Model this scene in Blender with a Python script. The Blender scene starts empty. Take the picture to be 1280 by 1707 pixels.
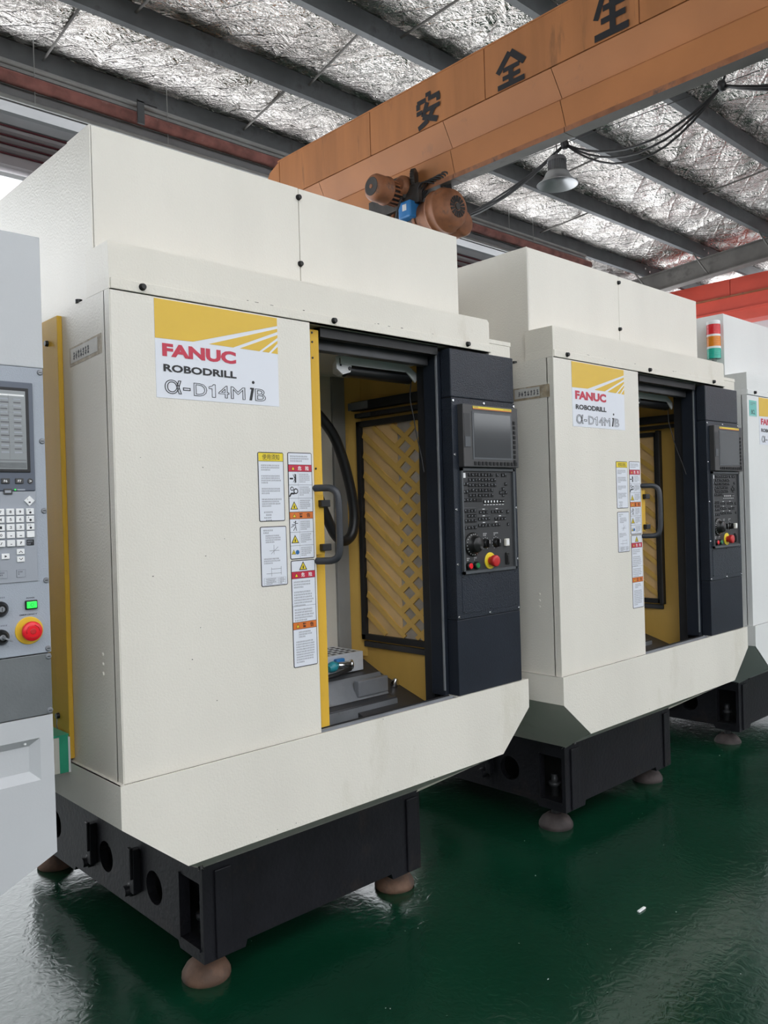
import bpy, bmesh, math, random
import numpy as np
from mathutils import Vector, Matrix
PI = math.pi
C = bpy.context.scene.collection
scene = bpy.context.scene

# ------------------------------------------------------------------ camera
CAM = (-0.8740, -1.8560, 1.3765)
YAW, PITCH, ROLL, FPX = 0.7542, -0.0034, -0.0290, 1377.8
def make_camera():
    y, p, r = YAW, PITCH, ROLL
    f = Vector((math.sin(y)*math.cos(p), math.cos(y)*math.cos(p), math.sin(p)))
    r0 = Vector((math.cos(y), -math.sin(y), 0)); u0 = r0.cross(f)
    R = r0*math.cos(r) + u0*math.sin(r); U = -r0*math.sin(r) + u0*math.cos(r)
    m = Matrix((R, U, -f)).transposed().to_4x4(); m.translation = Vector(CAM)
    cd = bpy.data.cameras.new('camera'); cd.sensor_fit = 'HORIZONTAL'; cd.sensor_width = 36
    cd.lens = FPX/1280*36; cd.clip_start = .05; cd.clip_end = 200
    o = bpy.data.objects.new('camera', cd); o.matrix_world = m; C.objects.link(o); scene.camera = o
make_camera()

# ------------------------------------------------------------------ world (overcast daylight through the added roof opening and windows)
w = bpy.data.worlds.new('world'); scene.world = w; w.use_nodes = True
bgn = w.node_tree.nodes['Background']; bgn.inputs[0].default_value = (0.93, 0.965, 1.0, 1); bgn.inputs[1].default_value = 3.0
scene.view_settings.view_transform = 'Standard'; scene.view_settings.look = 'None'
scene.view_settings.gamma = 1; scene.view_settings.use_curve_mapping = False
scene.view_settings.exposure = 0.4
def area(name, loc, rot, sx, sy, power, col):
    l = bpy.data.lights.new(name, 'AREA'); l.shape = 'RECTANGLE'; l.size = sx; l.size_y = sy; l.energy = power; l.color = col
    o = bpy.data.objects.new(name, l); o.location = loc; o.rotation_euler = rot; C.objects.link(o); return o

# ------------------------------------------------------------------ materials
def node_mat(name):
    m = bpy.data.materials.new(name); m.use_nodes = True
    nt = m.node_tree; b = nt.nodes['Principled BSDF']; return m, nt, b
def paint(name, col, rough=.4, metal=0., var=.06, vscale=4., bump=0., bscale=200., spec=.5, stretch=(1, 1, 1), dirt=None, dthr=.62, coat=0, dscale=3., emit=None, estr=0):
    m, nt, b = node_mat(name); N = nt.nodes; L = nt.links
    tc = N.new('ShaderNodeTexCoord'); mp = N.new('ShaderNodeMapping'); mp.inputs['Scale'].default_value = stretch
    L.new(tc.outputs['Object'], mp.inputs[0])
    b.inputs['Roughness'].default_value = rough; b.inputs['Metallic'].default_value = metal
    b.inputs['Specular IOR Level'].default_value = spec
    if coat: b.inputs['Coat Weight'].default_value = coat; b.inputs['Coat Roughness'].default_value = .15
    n = N.new('ShaderNodeTexNoise'); n.inputs['Scale'].default_value = vscale; n.inputs['Detail'].default_value = 5
    L.new(mp.outputs[0], n.inputs[0])
    r = N.new('ShaderNodeValToRGB'); c = r.color_ramp
    c.elements[0].position = .35; c.elements[1].position = .65
    c.elements[0].color = tuple(x*(1-var) for x in col)+(1,); c.elements[1].color = tuple(min(1, x*(1+var)) for x in col)+(1,)
    L.new(n.outputs[0], r.inputs[0]); out = r.outputs[0]
    if dirt:
        n2 = N.new('ShaderNodeTexNoise'); n2.inputs['Scale'].default_value = dscale; n2.inputs['Detail'].default_value = 8; n2.inputs['Roughness'].default_value = .7
        L.new(mp.outputs[0], n2.inputs[0])
        r2 = N.new('ShaderNodeValToRGB'); r2.color_ramp.elements[0].position = dthr; r2.color_ramp.elements[1].position = min(1, dthr+.16)
        L.new(n2.outputs[0], r2.inputs[0])
        mx = N.new('ShaderNodeMix'); mx.data_type = 'RGBA'; L.new(r2.outputs[0], mx.inputs[0]); L.new(out, mx.inputs[6]); mx.inputs[7].default_value = dirt+(1,)
        out = mx.outputs[2]
    L.new(out, b.inputs['Base Color'])
    if bump:
        n3 = N.new('ShaderNodeTexNoise'); n3.inputs['Scale'].default_value = bscale; n3.inputs['Detail'].default_value = 2
        L.new(tc.outputs['Object'], n3.inputs[0])
        bp = N.new('ShaderNodeBump'); bp.inputs['Strength'].default_value = bump; bp.inputs['Distance'].default_value = .002
        L.new(n3.outputs[0], bp.inputs['Height']); L.new(bp.outputs[0], b.inputs['Normal'])
    if emit: b.inputs['Emission Color'].default_value = emit+(1,); b.inputs['Emission Strength'].default_value = estr
    return m
M = {}
M['cream'] = paint('cream_paint', (.735, .700, .628), .38, var=.035, vscale=3, bump=.5, bscale=170, stretch=(1, 1, .35), dirt=(.60, .565, .47), dthr=.60, dscale=2.2)
M['cream2'] = paint('cream_paint_warm', (.725, .685, .605), .38, var=.04, vscale=3, bump=.5, bscale=170, stretch=(1, 1, .35), dirt=(.56, .50, .39), dthr=.60, dscale=2.6)
M['cream3'] = paint('white_grey_paint', (.74, .745, .73), .36, var=.025, vscale=3, bump=.35, bscale=260, stretch=(1, 1, .35))
M['white'] = paint('cool_white_paint', (.50, .51, .525), .36, var=.03, vscale=3, bump=.1)
M['greyplate'] = paint('grey_panel_plate', (.34, .37, .42), .38, var=.03, bump=.3, bscale=400)
M['lightgrey'] = paint('light_grey_plate', (.32, .34, .38), .4, var=.02)
M['midgrey'] = paint('mid_grey_plate', (.135, .145, .15), .42, var=.12, vscale=9, bump=.2)
M['bezel'] = paint('slate_bezel', (.10, .115, .15), .4, var=.03)
M['navy'] = paint('dark_blue_grey_paint', (.018, .023, .033), .30, var=.08, vscale=8, bump=.9, bscale=240, spec=.3)
M['navy2'] = paint('dark_blue_paint', (.015, .019, .028), .42, spec=.25, var=.08, vscale=8, bump=.2)
M['blackp'] = paint('black_frame', (.012, .012, .014), .5, var=.1, vscale=20, bump=.2)
M['cast'] = paint('dark_cast_paint', (.011, .011, .014), .42, var=.18, vscale=9, bump=.7, bscale=60, dirt=(.024, .019, .018), dthr=.55, dscale=7, spec=.22)
M['castin'] = paint('black_recess', (.006, .006, .007), .7)
M['rust'] = paint('rusty_foot_iron', (.135, .075, .048), .75, var=.4, vscale=14, bump=.8, bscale=70, dirt=(.07, .055, .05), dthr=.5, dscale=12)
M['footd'] = paint('dark_foot_iron', (.055, .042, .040), .75, var=.4, vscale=14, bump=.8, bscale=70)
M['yellow'] = paint('yellow_paint', (.68, .41, .05), .5, spec=.2, var=.07, vscale=5, bump=.2, stretch=(1, 1, .25), dirt=(.42, .25, .05), dthr=.62)
M['yellowin'] = paint('oily_yellow_paint', (.72, .45, .11), .35, var=.12, vscale=4, stretch=(1, 1, .4), dirt=(.46, .28, .07), dthr=.56, dscale=3)
M['tan'] = paint('oily_tan_plastic', (.72, .48, .22), .4, var=.16, vscale=5, dirt=(.50, .32, .12), dthr=.60, dscale=4)
M['browngrey'] = paint('brown_grey_mesh', (.42, .37, .32), .6, var=.1, vscale=20)
M['steel'] = paint('worn_steel', (.26, .27, .29), .38, metal=.35, var=.15, vscale=8, bump=.2, dirt=(.12, .10, .09), dthr=.58, dscale=6)
M['steeld'] = paint('dark_oily_steel', (.055, .055, .06), .42, metal=.2, var=.25, vscale=7, dirt=(.035, .03, .026), dthr=.55, dscale=5)
M['table'] = paint('light_table_plate', (.70, .73, .78), .4, metal=.3, var=.1, vscale=10)
M['chrome'] = paint('bright_screw_metal', (.7, .7, .72), .22, metal=1., var=.02)
M['bolt'] = paint('black_bolt', (.012, .012, .012), .35, metal=.3)
M['rubber'] = paint('black_rubber', (.012, .012, .013), .4, var=.1)
M['handle'] = paint('dark_grey_handle', (.035, .038, .045), .42, var=.05, bump=.3)
M['wht'] = paint('sticker_white', (.72, .74, .80), .4, var=.01)
M['plainwhite'] = paint('white_plastic', (.80, .80, .80), .4, var=.01)
M['blk'] = paint('print_black', (.012, .012, .015), .5, var=0)
M['greyprint'] = paint('print_grey', (.13, .13, .14), .5, var=0)
M['redp'] = paint('print_red', (.52, .020, .055), .4, var=.02)
M['orangep'] = paint('print_orange', (.66, .17, .03), .4, var=.02)
M['yelp'] = paint('print_yellow', (.72, .46, .035), .38, var=.03)
M['yelb'] = paint('print_bright_yellow', (.80, .62, .03), .4, var=.02)
M['bluep'] = paint('print_blue', (.02, .13, .35), .4, var=.02)
M['teal'] = paint('teal_sticker', (.16, .52, .47), .4, var=.04)
M['red'] = paint('red_plastic', (.50, .022, .022), .35, var=.03)
M['redb'] = paint('bright_red_plastic', (.75, .01, .02), .3, var=.03)
M['green'] = paint('green_plastic', (.01, .17, .05), .35, var=.03)
M['greenlit'] = paint('lit_green_button', (.03, .6, .08), .35, emit=(.03, .9, .08), estr=.7)
M['screenoff'] = paint('dark_screen_glass', (.055, .058, .062), .10, var=.04)
M['screenlit'] = paint('lit_grey_screen', (.20, .215, .22), .2, emit=(.40, .42, .44), estr=.12)
M['panelin'] = paint('key_panel_grey', (.030, .031, .033), .5, var=.04)
M['frameg'] = paint('panel_frame_grey', (.075, .082, .09), .45, var=.04)
M['monitor'] = paint('monitor_housing_grey', (.050, .049, .050), .45, var=.05)
M['tapebrown'] = paint('old_brown_tape', (.36, .29, .20), .4, var=.25, vscale=40, dirt=(.5, .47, .4), dthr=.5, dscale=30)
M['paper'] = paint('faded_paper', (.56, .55, .52), .35, var=.06, vscale=30)
M['orange'] = paint('orange_crane_paint', (.44, .175, .062), .5, var=.12, vscale=2.5, bump=.2, stretch=(1, 2.6, .35), dirt=(.20, .09, .04), dthr=.57, dscale=3)
M['orange2'] = paint('orange_crane_paint_low', (.46, .180, .062), .5, var=.08, vscale=2, bump=.2, dirt=(.27, .12, .06), dthr=.6, dscale=2.6)
M['redcrane'] = paint('red_crane_paint', (.62, .075, .045), .5, var=.08, vscale=2)
M['rustor'] = paint('rusty_orange_iron', (.30, .115, .05), .6, var=.35, vscale=7, bump=.6, bscale=40, dirt=(.10, .065, .05), dthr=.52, dscale=7)
M['greasy'] = paint('greasy_dark_iron', (.04, .034, .03), .55, var=.4, vscale=10, bump=.5, bscale=40)
M['blue'] = paint('blue_box_plastic', (.03, .20, .50), .4, var=.06)
M['tealp'] = paint('teal_coupling_plastic', (.03, .30, .36), .35, var=.06)
M['purlin'] = paint('grey_purlin_steel', (.10, .105, .11), .5, var=.2, vscale=3, metal=.2, dirt=(.05, .05, .05), dthr=.55)
M['rafter'] = paint('grey_brown_rafter', (.15, .14, .13), .6, var=.25, vscale=2, dirt=(.07, .065, .06), dthr=.55, dscale=2)
M['roofsheet'] = paint('roof_sheet', (.25, .25, .26), .6)
M['wallgrey'] = paint('grey_wall_sheet', (.36, .365, .38), .5, var=.05)
M['wallpink'] = paint('pinkish_wall_slat', (.50, .47, .48), .45, var=.04, stretch=(.3, 1, 1))
_nt = M['wallpink'].node_tree; _mx = _nt.nodes.new('ShaderNodeMixShader'); _tr = _nt.nodes.new('ShaderNodeBsdfTranslucent'); _tr.inputs[0].default_value = (.40, .37, .38, 1)
_mx.inputs[0].default_value = .35; _nt.links.new(_nt.nodes['Principled BSDF'].outputs[0], _mx.inputs[1]); _nt.links.new(_tr.outputs[0], _mx.inputs[2]); _nt.links.new(_mx.outputs[0], _nt.nodes['Material Output'].inputs[0])
M['wallred'] = paint('dark_red_joint', (.16, .03, .04), .6)
M['wallwhite'] = paint('white_wall_sheet', (.75, .76, .78), .6, var=.03)
M['walldim'] = paint('dim_grey_wall', (.22, .22, .22), .6)
M['pipered'] = paint('flaking_red_pipe', (.26, .10, .085), .65, var=.35, vscale=7, bump=.8, bscale=30, dirt=(.42, .34, .31), dthr=.62, dscale=9)
M['conduit'] = paint('dull_grey_conduit', (.30, .30, .29), .5, var=.12, vscale=5)
M['duct'] = paint('dark_grey_duct', (.20, .20, .205), .5, var=.1)
M['lampm'] = paint('ribbed_lamp_metal', (.22, .22, .23), .45, metal=.5, var=.1)
M['lampref'] = paint('lamp_reflector', (.42, .43, .44), .35, metal=.4, var=.05)
M['cable'] = paint('black_cable', (.02, .02, .022), .5)
M['greentape'] = paint('green_tape', (.03, .34, .20), .35, var=.1, vscale=20)
M['foam'] = paint('off_white_foam', (.66, .63, .56), .6, var=.05, bump=.3)
def lens(name, col):
    m, nt, b = node_mat(name); b.inputs['Base Color'].default_value = col+(1,); b.inputs['Roughness'].default_value = .12
    b.inputs['Subsurface Weight'].default_value = 0; b.inputs['Transmission Weight'].default_value = .25; b.inputs['IOR'].default_value = 1.45; return m
M['lred'] = lens('red_lens', (.85, .02, .03)); M['lamber'] = lens('amber_lens', (.95, .30, .01)); M['lgreen'] = lens('green_lens', (.02, .55, .42))

def floor_mat():
    m, nt, b = node_mat('green_epoxy_floor'); N = nt.nodes; L = nt.links
    tc = N.new('ShaderNodeTexCoord')
    n = N.new('ShaderNodeTexNoise'); n.inputs['Scale'].default_value = 1.6; n.inputs['Detail'].default_value = 8; n.inputs['Roughness'].default_value = .65
    L.new(tc.outputs['Object'], n.inputs[0])
    r = N.new('ShaderNodeValToRGB'); r.color_ramp.elements[0].position = .35; r.color_ramp.elements[1].position = .7
    r.color_ramp.elements[0].color = (.002, .026, .013, 1); r.color_ramp.elements[1].color = (.004, .037, .019, 1)
    L.new(n.outputs[0], r.inputs[0])
    n1 = N.new('ShaderNodeTexNoise'); n1.inputs['Scale'].default_value = 3.; n1.inputs['Detail'].default_value = 12; n1.inputs['Roughness'].default_value = .8; n1.inputs['Distortion'].default_value = 2.5
    L.new(tc.outputs['Object'], n1.inputs[0])
    r1 = N.new('ShaderNodeValToRGB'); r1.color_ramp.elements[0].position = .60; r1.color_ramp.elements[1].position = .78
    L.new(n1.outputs[0], r1.inputs[0])
    mx = N.new('ShaderNodeMix'); mx.data_type = 'RGBA'; L.new(r1.outputs[0], mx.inputs[0]); L.new(r.outputs[0], mx.inputs[6]); mx.inputs[7].default_value = (.015, .055, .038, 1)
    L.new(mx.outputs[2], b.inputs['Base Color'])
    n2 = N.new('ShaderNodeTexNoise'); n2.inputs['Scale'].default_value = 9; n2.inputs['Detail'].default_value = 6; L.new(tc.outputs['Object'], n2.inputs[0])
    rr = N.new('ShaderNodeMapRange'); rr.inputs[3].default_value = .08; rr.inputs[4].default_value = .24; L.new(n2.outputs[0], rr.inputs[0]); L.new(rr.outputs[0], b.inputs['Roughness'])
    n3 = N.new('ShaderNodeTexNoise'); n3.inputs['Scale'].default_value = 26; n3.inputs['Detail'].default_value = 5; n3.inputs['Distortion'].default_value = 1.2; L.new(tc.outputs['Object'], n3.inputs[0])
    bp = N.new('ShaderNodeBump'); bp.inputs['Strength'].default_value = .35; bp.inputs['Distance'].default_value = .004
    L.new(n3.outputs[0], bp.inputs['Height']); L.new(bp.outputs[0], b.inputs['Normal'])
    b.inputs['Specular IOR Level'].default_value = .42
    return m
M['floor'] = floor_mat()
def foil_mat():
    m, nt, b = node_mat('silver_foil_insulation'); N = nt.nodes; L = nt.links
    tc = N.new('ShaderNodeTexCoord')
    b.inputs['Metallic'].default_value = .95; b.inputs['Roughness'].default_value = .17
    def math(op, x, y=None, z=None):
        n = N.new('ShaderNodeMath'); n.operation = op
        for i, q in enumerate((x, y, z)):
            if q is None: continue
            if isinstance(q, (int, float)): n.inputs[i].default_value = q
            else: L.new(q, n.inputs[i])
        return n.outputs[0]
    def noise(sc, det, dis=0, rough=.55, vec=None):
        n = N.new('ShaderNodeTexNoise'); n.inputs['Scale'].default_value = sc; n.inputs['Detail'].default_value = det
        n.inputs['Distortion'].default_value = dis; n.inputs['Roughness'].default_value = rough; L.new(vec or tc.outputs['Object'], n.inputs[0]); return n.outputs[0]
    r = N.new('ShaderNodeValToRGB'); r.color_ramp.elements[0].color = (.56, .515, .48, 1); r.color_ramp.elements[1].color = (.80, .76, .72, 1); r.color_ramp.elements[0].position = .35; r.color_ramp.elements[1].position = .65
    L.new(noise(.8, 3), r.inputs[0]); L.new(r.outputs[0], b.inputs['Base Color'])
    sep = N.new('ShaderNodeSeparateXYZ'); L.new(tc.outputs['Object'], sep.inputs[0]); X, Y = sep.outputs[0], sep.outputs[1]
    wob = math('MULTIPLY', noise(1.6, 2), .22)
    def crease(ax, ay, pitch, width):
        u = math('ADD', math('ADD', math('MULTIPLY', X, ax), math('MULTIPLY', Y, ay)), wob)
        p = math('PINGPONG', math('DIVIDE', u, pitch), .5)
        mr = N.new('ShaderNodeMapRange'); mr.inputs[1].default_value = 0; mr.inputs[2].default_value = width; mr.inputs[3].default_value = 1; mr.inputs[4].default_value = 0; mr.interpolation_type = 'SMOOTHSTEP'
        L.new(p, mr.inputs[0]); return mr.outputs[0]
    def ridge(sc, det, vec=None): return math('ABSOLUTE', math('SUBTRACT', noise(sc, det, 1.0, .5, vec), .5))
    mp = N.new('ShaderNodeMapping'); mp.inputs['Rotation'].default_value = (0, 0, .6); mp.inputs['Scale'].default_value = (1, 1.8, 1); L.new(tc.outputs['Object'], mp.inputs[0])
    h = math('ADD', math('MULTIPLY', crease(1, .85, .25, .10), .55), math('MULTIPLY', crease(.8, -1.0, .36, .09), .5))
    h = math('ADD', h, math('MULTIPLY', ridge(5.5, 3, mp.outputs[0]), 3.2)); h = math('ADD', h, math('MULTIPLY', ridge(17, 3, mp.outputs[0]), 1.5))
    bp = N.new('ShaderNodeBump'); bp.inputs['Strength'].default_value = .85; bp.inputs['Distance'].default_value = .016
    L.new(h, bp.inputs['Height']); L.new(bp.outputs[0], b.inputs['Normal'])
    return m
M['foil'] = foil_mat()

# ------------------------------------------------------------------ mesh helpers
class B:
    def __init__(s): s.v = []; s.f = []; s.m = []; s.mats = []; s.sm = []
    def mi(s, mat):
        if mat not in s.mats: s.mats.append(mat)
        return s.mats.index(mat)
    def add(s, vs, fs, mat, smooth=False):
        o = len(s.v); s.v += [tuple(p) for p in vs]; k = s.mi(mat)
        for f in fs: s.f.append([o+i for i in f]); s.m.append(k); s.sm.append(smooth)
        return s
    def box(s, x0, x1, y0, y1, z0, z1, mat, bev=0.):
        x0, x1 = sorted((x0, x1)); y0, y1 = sorted((y0, y1)); z0, z1 = sorted((z0, z1))
        if bev <= 0:
            vs = [(x, y, z) for x in (x0, x1) for y in (y0, y1) for z in (z0, z1)]
            return s.add(vs, [(0, 1, 3, 2), (4, 6, 7, 5), (0, 4, 5, 1), (2, 3, 7, 6), (0, 2, 6, 4), (1, 5, 7, 3)], mat)
        bm = bmesh.new(); bmesh.ops.create_cube(bm, size=1)
        for v in bm.verts: v.co = Vector(((x0+x1)/2+v.co.x*(x1-x0), (y0+y1)/2+v.co.y*(y1-y0), (z0+z1)/2+v.co.z*(z1-z0)))
        bmesh.ops.bevel(bm, geom=bm.edges[:], offset=bev, segments=2, affect='EDGES', profile=.5)
        bm.verts.ensure_lookup_table(); bm.verts.index_update()
        s.add([v.co[:] for v in bm.verts], [[v.index for v in f.verts] for f in bm.faces], mat); bm.free(); return s
    def prism(s, poly, axis, a0, a1, mat):
        """poly: list of 2D points in the plane across axis (x:(y,z) y:(x,z) z:(x,y))"""
        def P(p, a): return (a, p[0], p[1]) if axis == 'x' else ((p[0], a, p[1]) if axis == 'y' else (p[0], p[1], a))
        n = len(poly); vs = [P(p, a0) for p in poly]+[P(p, a1) for p in poly]
        fs = [list(range(n))[::-1], list(range(n, 2*n))]+[[i, (i+1) % n, n+(i+1) % n, n+i] for i in range(n)]
        return s.add(vs, fs, mat)
    def lathe(s, c, axis, prof, mat, seg=20, smooth=True, cap=True):
        """prof: list of (radius, distance along axis)"""
        ax = Vector(axis).normalized(); t = Vector((0, 0, 1)) if abs(ax.z) < .9 else Vector((1, 0, 0))
        u = ax.cross(t).normalized(); v = ax.cross(u); c = Vector(c); vs = []; fs = []
        for r, h in prof:
            for k in range(seg):
                a = 2*PI*k/seg; vs.append((c+ax*h+(u*math.cos(a)+v*math.sin(a))*r)[:])
        for i in range(len(prof)-1):
            for k in range(seg):
                k2 = (k+1) % seg; fs.append([i*seg+k, i*seg+k2, (i+1)*seg+k2, (i+1)*seg+k])
        s.add(vs, fs, mat, smooth)
        if cap:
            s.add(vs[:seg], [list(range(seg))[::-1]], mat); s.add(vs[-seg:], [list(range(seg))], mat)
        return s
    def cyl(s, p0, p1, r, mat, seg=16, r1=None):
        d = Vector(p1)-Vector(p0); return s.lathe(p0, d, [(r, 0), (r if r1 is None else r1, d.length)], mat, seg)
    def tube(s, pts, r, mat, seg=8):
        P = [Vector(p) for p in pts]; vs = []; fs = []; up = None
        for i, p in enumerate(P):
            d = (P[min(i+1, len(P)-1)]-P[max(i-1, 0)]).normalized()
            if up is None: up = d.cross(Vector((0, 0, 1))) if abs(d.z) < .9 else d.cross(Vector((1, 0, 0)))
            up = (up-d*up.dot(d)).normalized(); w2 = d.cross(up)
            for k in range(seg):
                a = 2*PI*k/seg; vs.append((p+(up*math.cos(a)+w2*math.sin(a))*r)[:])
        for i in range(len(P)-1):
            for k in range(seg):
                k2 = (k+1) % seg; fs.append([i*seg+k, i*seg+k2, (i+1)*seg+k2, (i+1)*seg+k])
        fs.append(list(range(seg))[::-1]); fs.append([len(vs)-seg+k for k in range(seg)])
        return s.add(vs, fs, mat, True)
    def mesh(s, name):
        me = bpy.data.meshes.new(name); me.from_pydata(s.v, [], s.f)
        for k in s.mats: me.materials.append(M[k])
        me.polygons.foreach_set('material_index', s.m); me.polygons.foreach_set('use_smooth', s.sm)
        bm = bmesh.new(); bm.from_mesh(me); bmesh.ops.recalc_face_normals(bm, faces=bm.faces[:]); bm.to_mesh(me); bm.free()
        me.update(); return me
    def done(s, name, parent=None, loc=(0, 0, 0), **kw):
        return link(name, s.mesh(name), parent, loc, **kw)
def link(name, me, parent=None, loc=(0, 0, 0), label=None, cat=None, group=None, kind=None):
    o = bpy.data.objects.new(name, me); C.objects.link(o)
    if parent: o.parent = parent
    o.location = loc; tag(o, label, cat, group, kind); return o
def tag(o, label=None, cat=None, group=None, kind=None):
    if label: o['label'] = label
    if cat: o['category'] = cat
    if group: o['group'] = group
    if kind: o['kind'] = kind
    return o
def thing(name, label, cat, loc=(0, 0, 0), group=None):
    return link(name, None, None, loc, label, cat, group)
def smooth_path(pts, n=8):
    P = [Vector(p) for p in pts]; out = []
    for i in range(len(P)-1):
        a = P[max(i-1, 0)]; b = P[i]; c = P[i+1]; d = P[min(i+2, len(P)-1)]
        for k in range(n):
            t = k/n; out.append(.5*((2*b)+(c-a)*t+(2*a-5*b+4*c-d)*t*t+(3*b-a-3*c+d)*t**3))
    out.append(P[-1]); return out
_tc = {}
def textmesh(body, bold=0, outline=0, shear=0):
    key = (body, bold, outline, shear)
    if key not in _tc:
        c = bpy.data.curves.new('t', 'FONT'); c.body = body; c.offset = bold; c.shear = shear; c.resolution_u = 3
        if outline: c.fill_mode = 'NONE'; c.bevel_depth = outline; c.bevel_resolution = 0
        o = bpy.data.objects.new('t', c); C.objects.link(o); dg = bpy.context.evaluated_depsgraph_get(); dg.update()
        me = bpy.data.meshes.new_from_object(o.evaluated_get(dg)); vs = [v.co.copy() for v in me.vertices]; fs = [list(p.vertices) for p in me.polygons]
        bpy.data.objects.remove(o); bpy.data.meshes.remove(me)
        xs = [v.x for v in vs]; ys = [v.y for v in vs]; _tc[key] = (vs, fs, min(xs), max(xs), min(ys), max(ys))
    return _tc[key]
def put_text(b, body, x0, x1, z0, z1, y, mat, bold=0, outline=0, shear=0, sx=1):
    """text filling the box x0..x1, z0..z1 on the plane y, facing -y"""
    vs, fs, a0, a1, b0, b1 = textmesh(body, bold, outline, shear)
    b.add([(x0+(v.x-a0)/(a1-a0)*(x1-x0), y-(v.z*.02 if outline else 0), z0+(v.y-b0)/(b1-b0)*(z1-z0)) for v in vs], fs, mat)
def rrect(b, x0, x1, z0, z1, r, y0, y1, mat):
    pts = []
    for cx, cz, a in ((x1-r, z1-r, 0), (x0+r, z1-r, 90), (x0+r, z0+r, 180), (x1-r, z0+r, 270)):
        for k in range(4): t = math.radians(a+k*30); pts.append((cx+r*math.cos(t), cz+r*math.sin(t)))
    b.prism(pts, 'y', y0, y1, mat)
def quad(b, x0, x1, z0, z1, y, mat): b.add([(x0, y, z0), (x1, y, z0), (x1, y, z1), (x0, y, z1)], [(0, 1, 2, 3)], mat)
def small_print(b, x0, x1, z1, rows, rh, y, mat, rng, fill=.85, gap=.45):
    """rows of tiny illegible characters made of little strokes"""
    for r in range(rows):
        zt = z1-r*rh*(1+gap); x = x0; last = x0+(x1-x0)*(1 if r < rows-1 else rng.uniform(.4, .7))*rng.uniform(fill, 1)
        while x+rh*.9 < last:
            cw = rh*.85
            for k in range(3):
                zz = zt-rh*(.1+.35*k); quad(b, x+cw*rng.uniform(0, .2), x+cw*rng.uniform(.75, 1), zz-rh*.13, zz, y, mat)
            xx = x+cw*rng.uniform(.2, .7); quad(b, xx, xx+cw*.16, zt-rh, zt, y-.00002, mat)
            x += rh*1.05
def screw_mesh(mat, r=.005, h=.003):
    b = B(); b.lathe((0, 0, 0), (0, -1, 0), [(r, 0), (r, h*.5), (r*.7, h)], mat, 10); b.box(-r*.5, r*.5, -h*1.15, -h, -r*.12, r*.12, 'bolt'); return b.mesh('screw')
SCREW = screw_mesh('chrome'); SCREWS = screw_mesh('steel', .0062, .003)
bb = B(); bb.lathe((0, 0, 0), (0, -1, 0), [(.009, 0), (.009, .002), (.0075, .0025), (.0075, .009), (.006, .0105)], 'bolt', 12); BOLT = bb.mesh('bolt')
exec_rng = random.Random(7)

# ================================================================== THE SETTING
b = B(); b.add([(-14, -14, 0), (15, -14, 0), (15, 6.2, 0), (-14, 6.2, 0), (-14, -14, -.1), (15, -14, -.1), (15, 6.2, -.1), (-14, 6.2, -.1)],
    [(0, 1, 2, 3), (7, 6, 5, 4), (0, 4, 5, 1), (1, 5, 6, 2), (2, 6, 7, 3), (3, 7, 4, 0)], 'floor')
b.done('floor', kind='structure')
SL = .07; Y1 = 5.06; Z1 = 5.10; PD = .18; DY = 1.0
def zp(y): return Z1+(Y1-y)*SL                      # underside of the purlins
XR0, XR1 = -6., 14.1
SKY0, SKY1 = -8.2, -3.0       # unseen roof opening added to light the machine fronts from above
ceiling = link('ceiling', None, kind='structure')
b = B(); yy0, yy1 = -9., 6.1
for ya_, yb_ in ((yy0, SKY0), (SKY1, yy1)): b.prism([(ya_, zp(ya_)+PD+.12), (yb_, zp(yb_)+PD+.12), (yb_, zp(yb_)+PD+.15), (ya_, zp(ya_)+PD+.15)], 'x', XR0-8, XR1+1, 'roofsheet')
b.done('roof_sheet', ceiling)
for i in range(-1, 14):
    y = Y1-i*DY; z = zp(y)
    if i >= 0:
        # a C purlin: web facing the camera side, lips top and bottom
        bb = B(); t = .012
        bb.prism([(0, 0), (.065, 0), (.065, .025), (.053, .025), (.053, t), (t, t), (t, PD-t), (.053, PD-t), (.053, PD-.025), (.065, PD-.025), (.065, PD), (0, PD)], 'x', XR0, XR1, 'purlin')
        bb.done('purlin', ceiling, (0, y, z))
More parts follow.
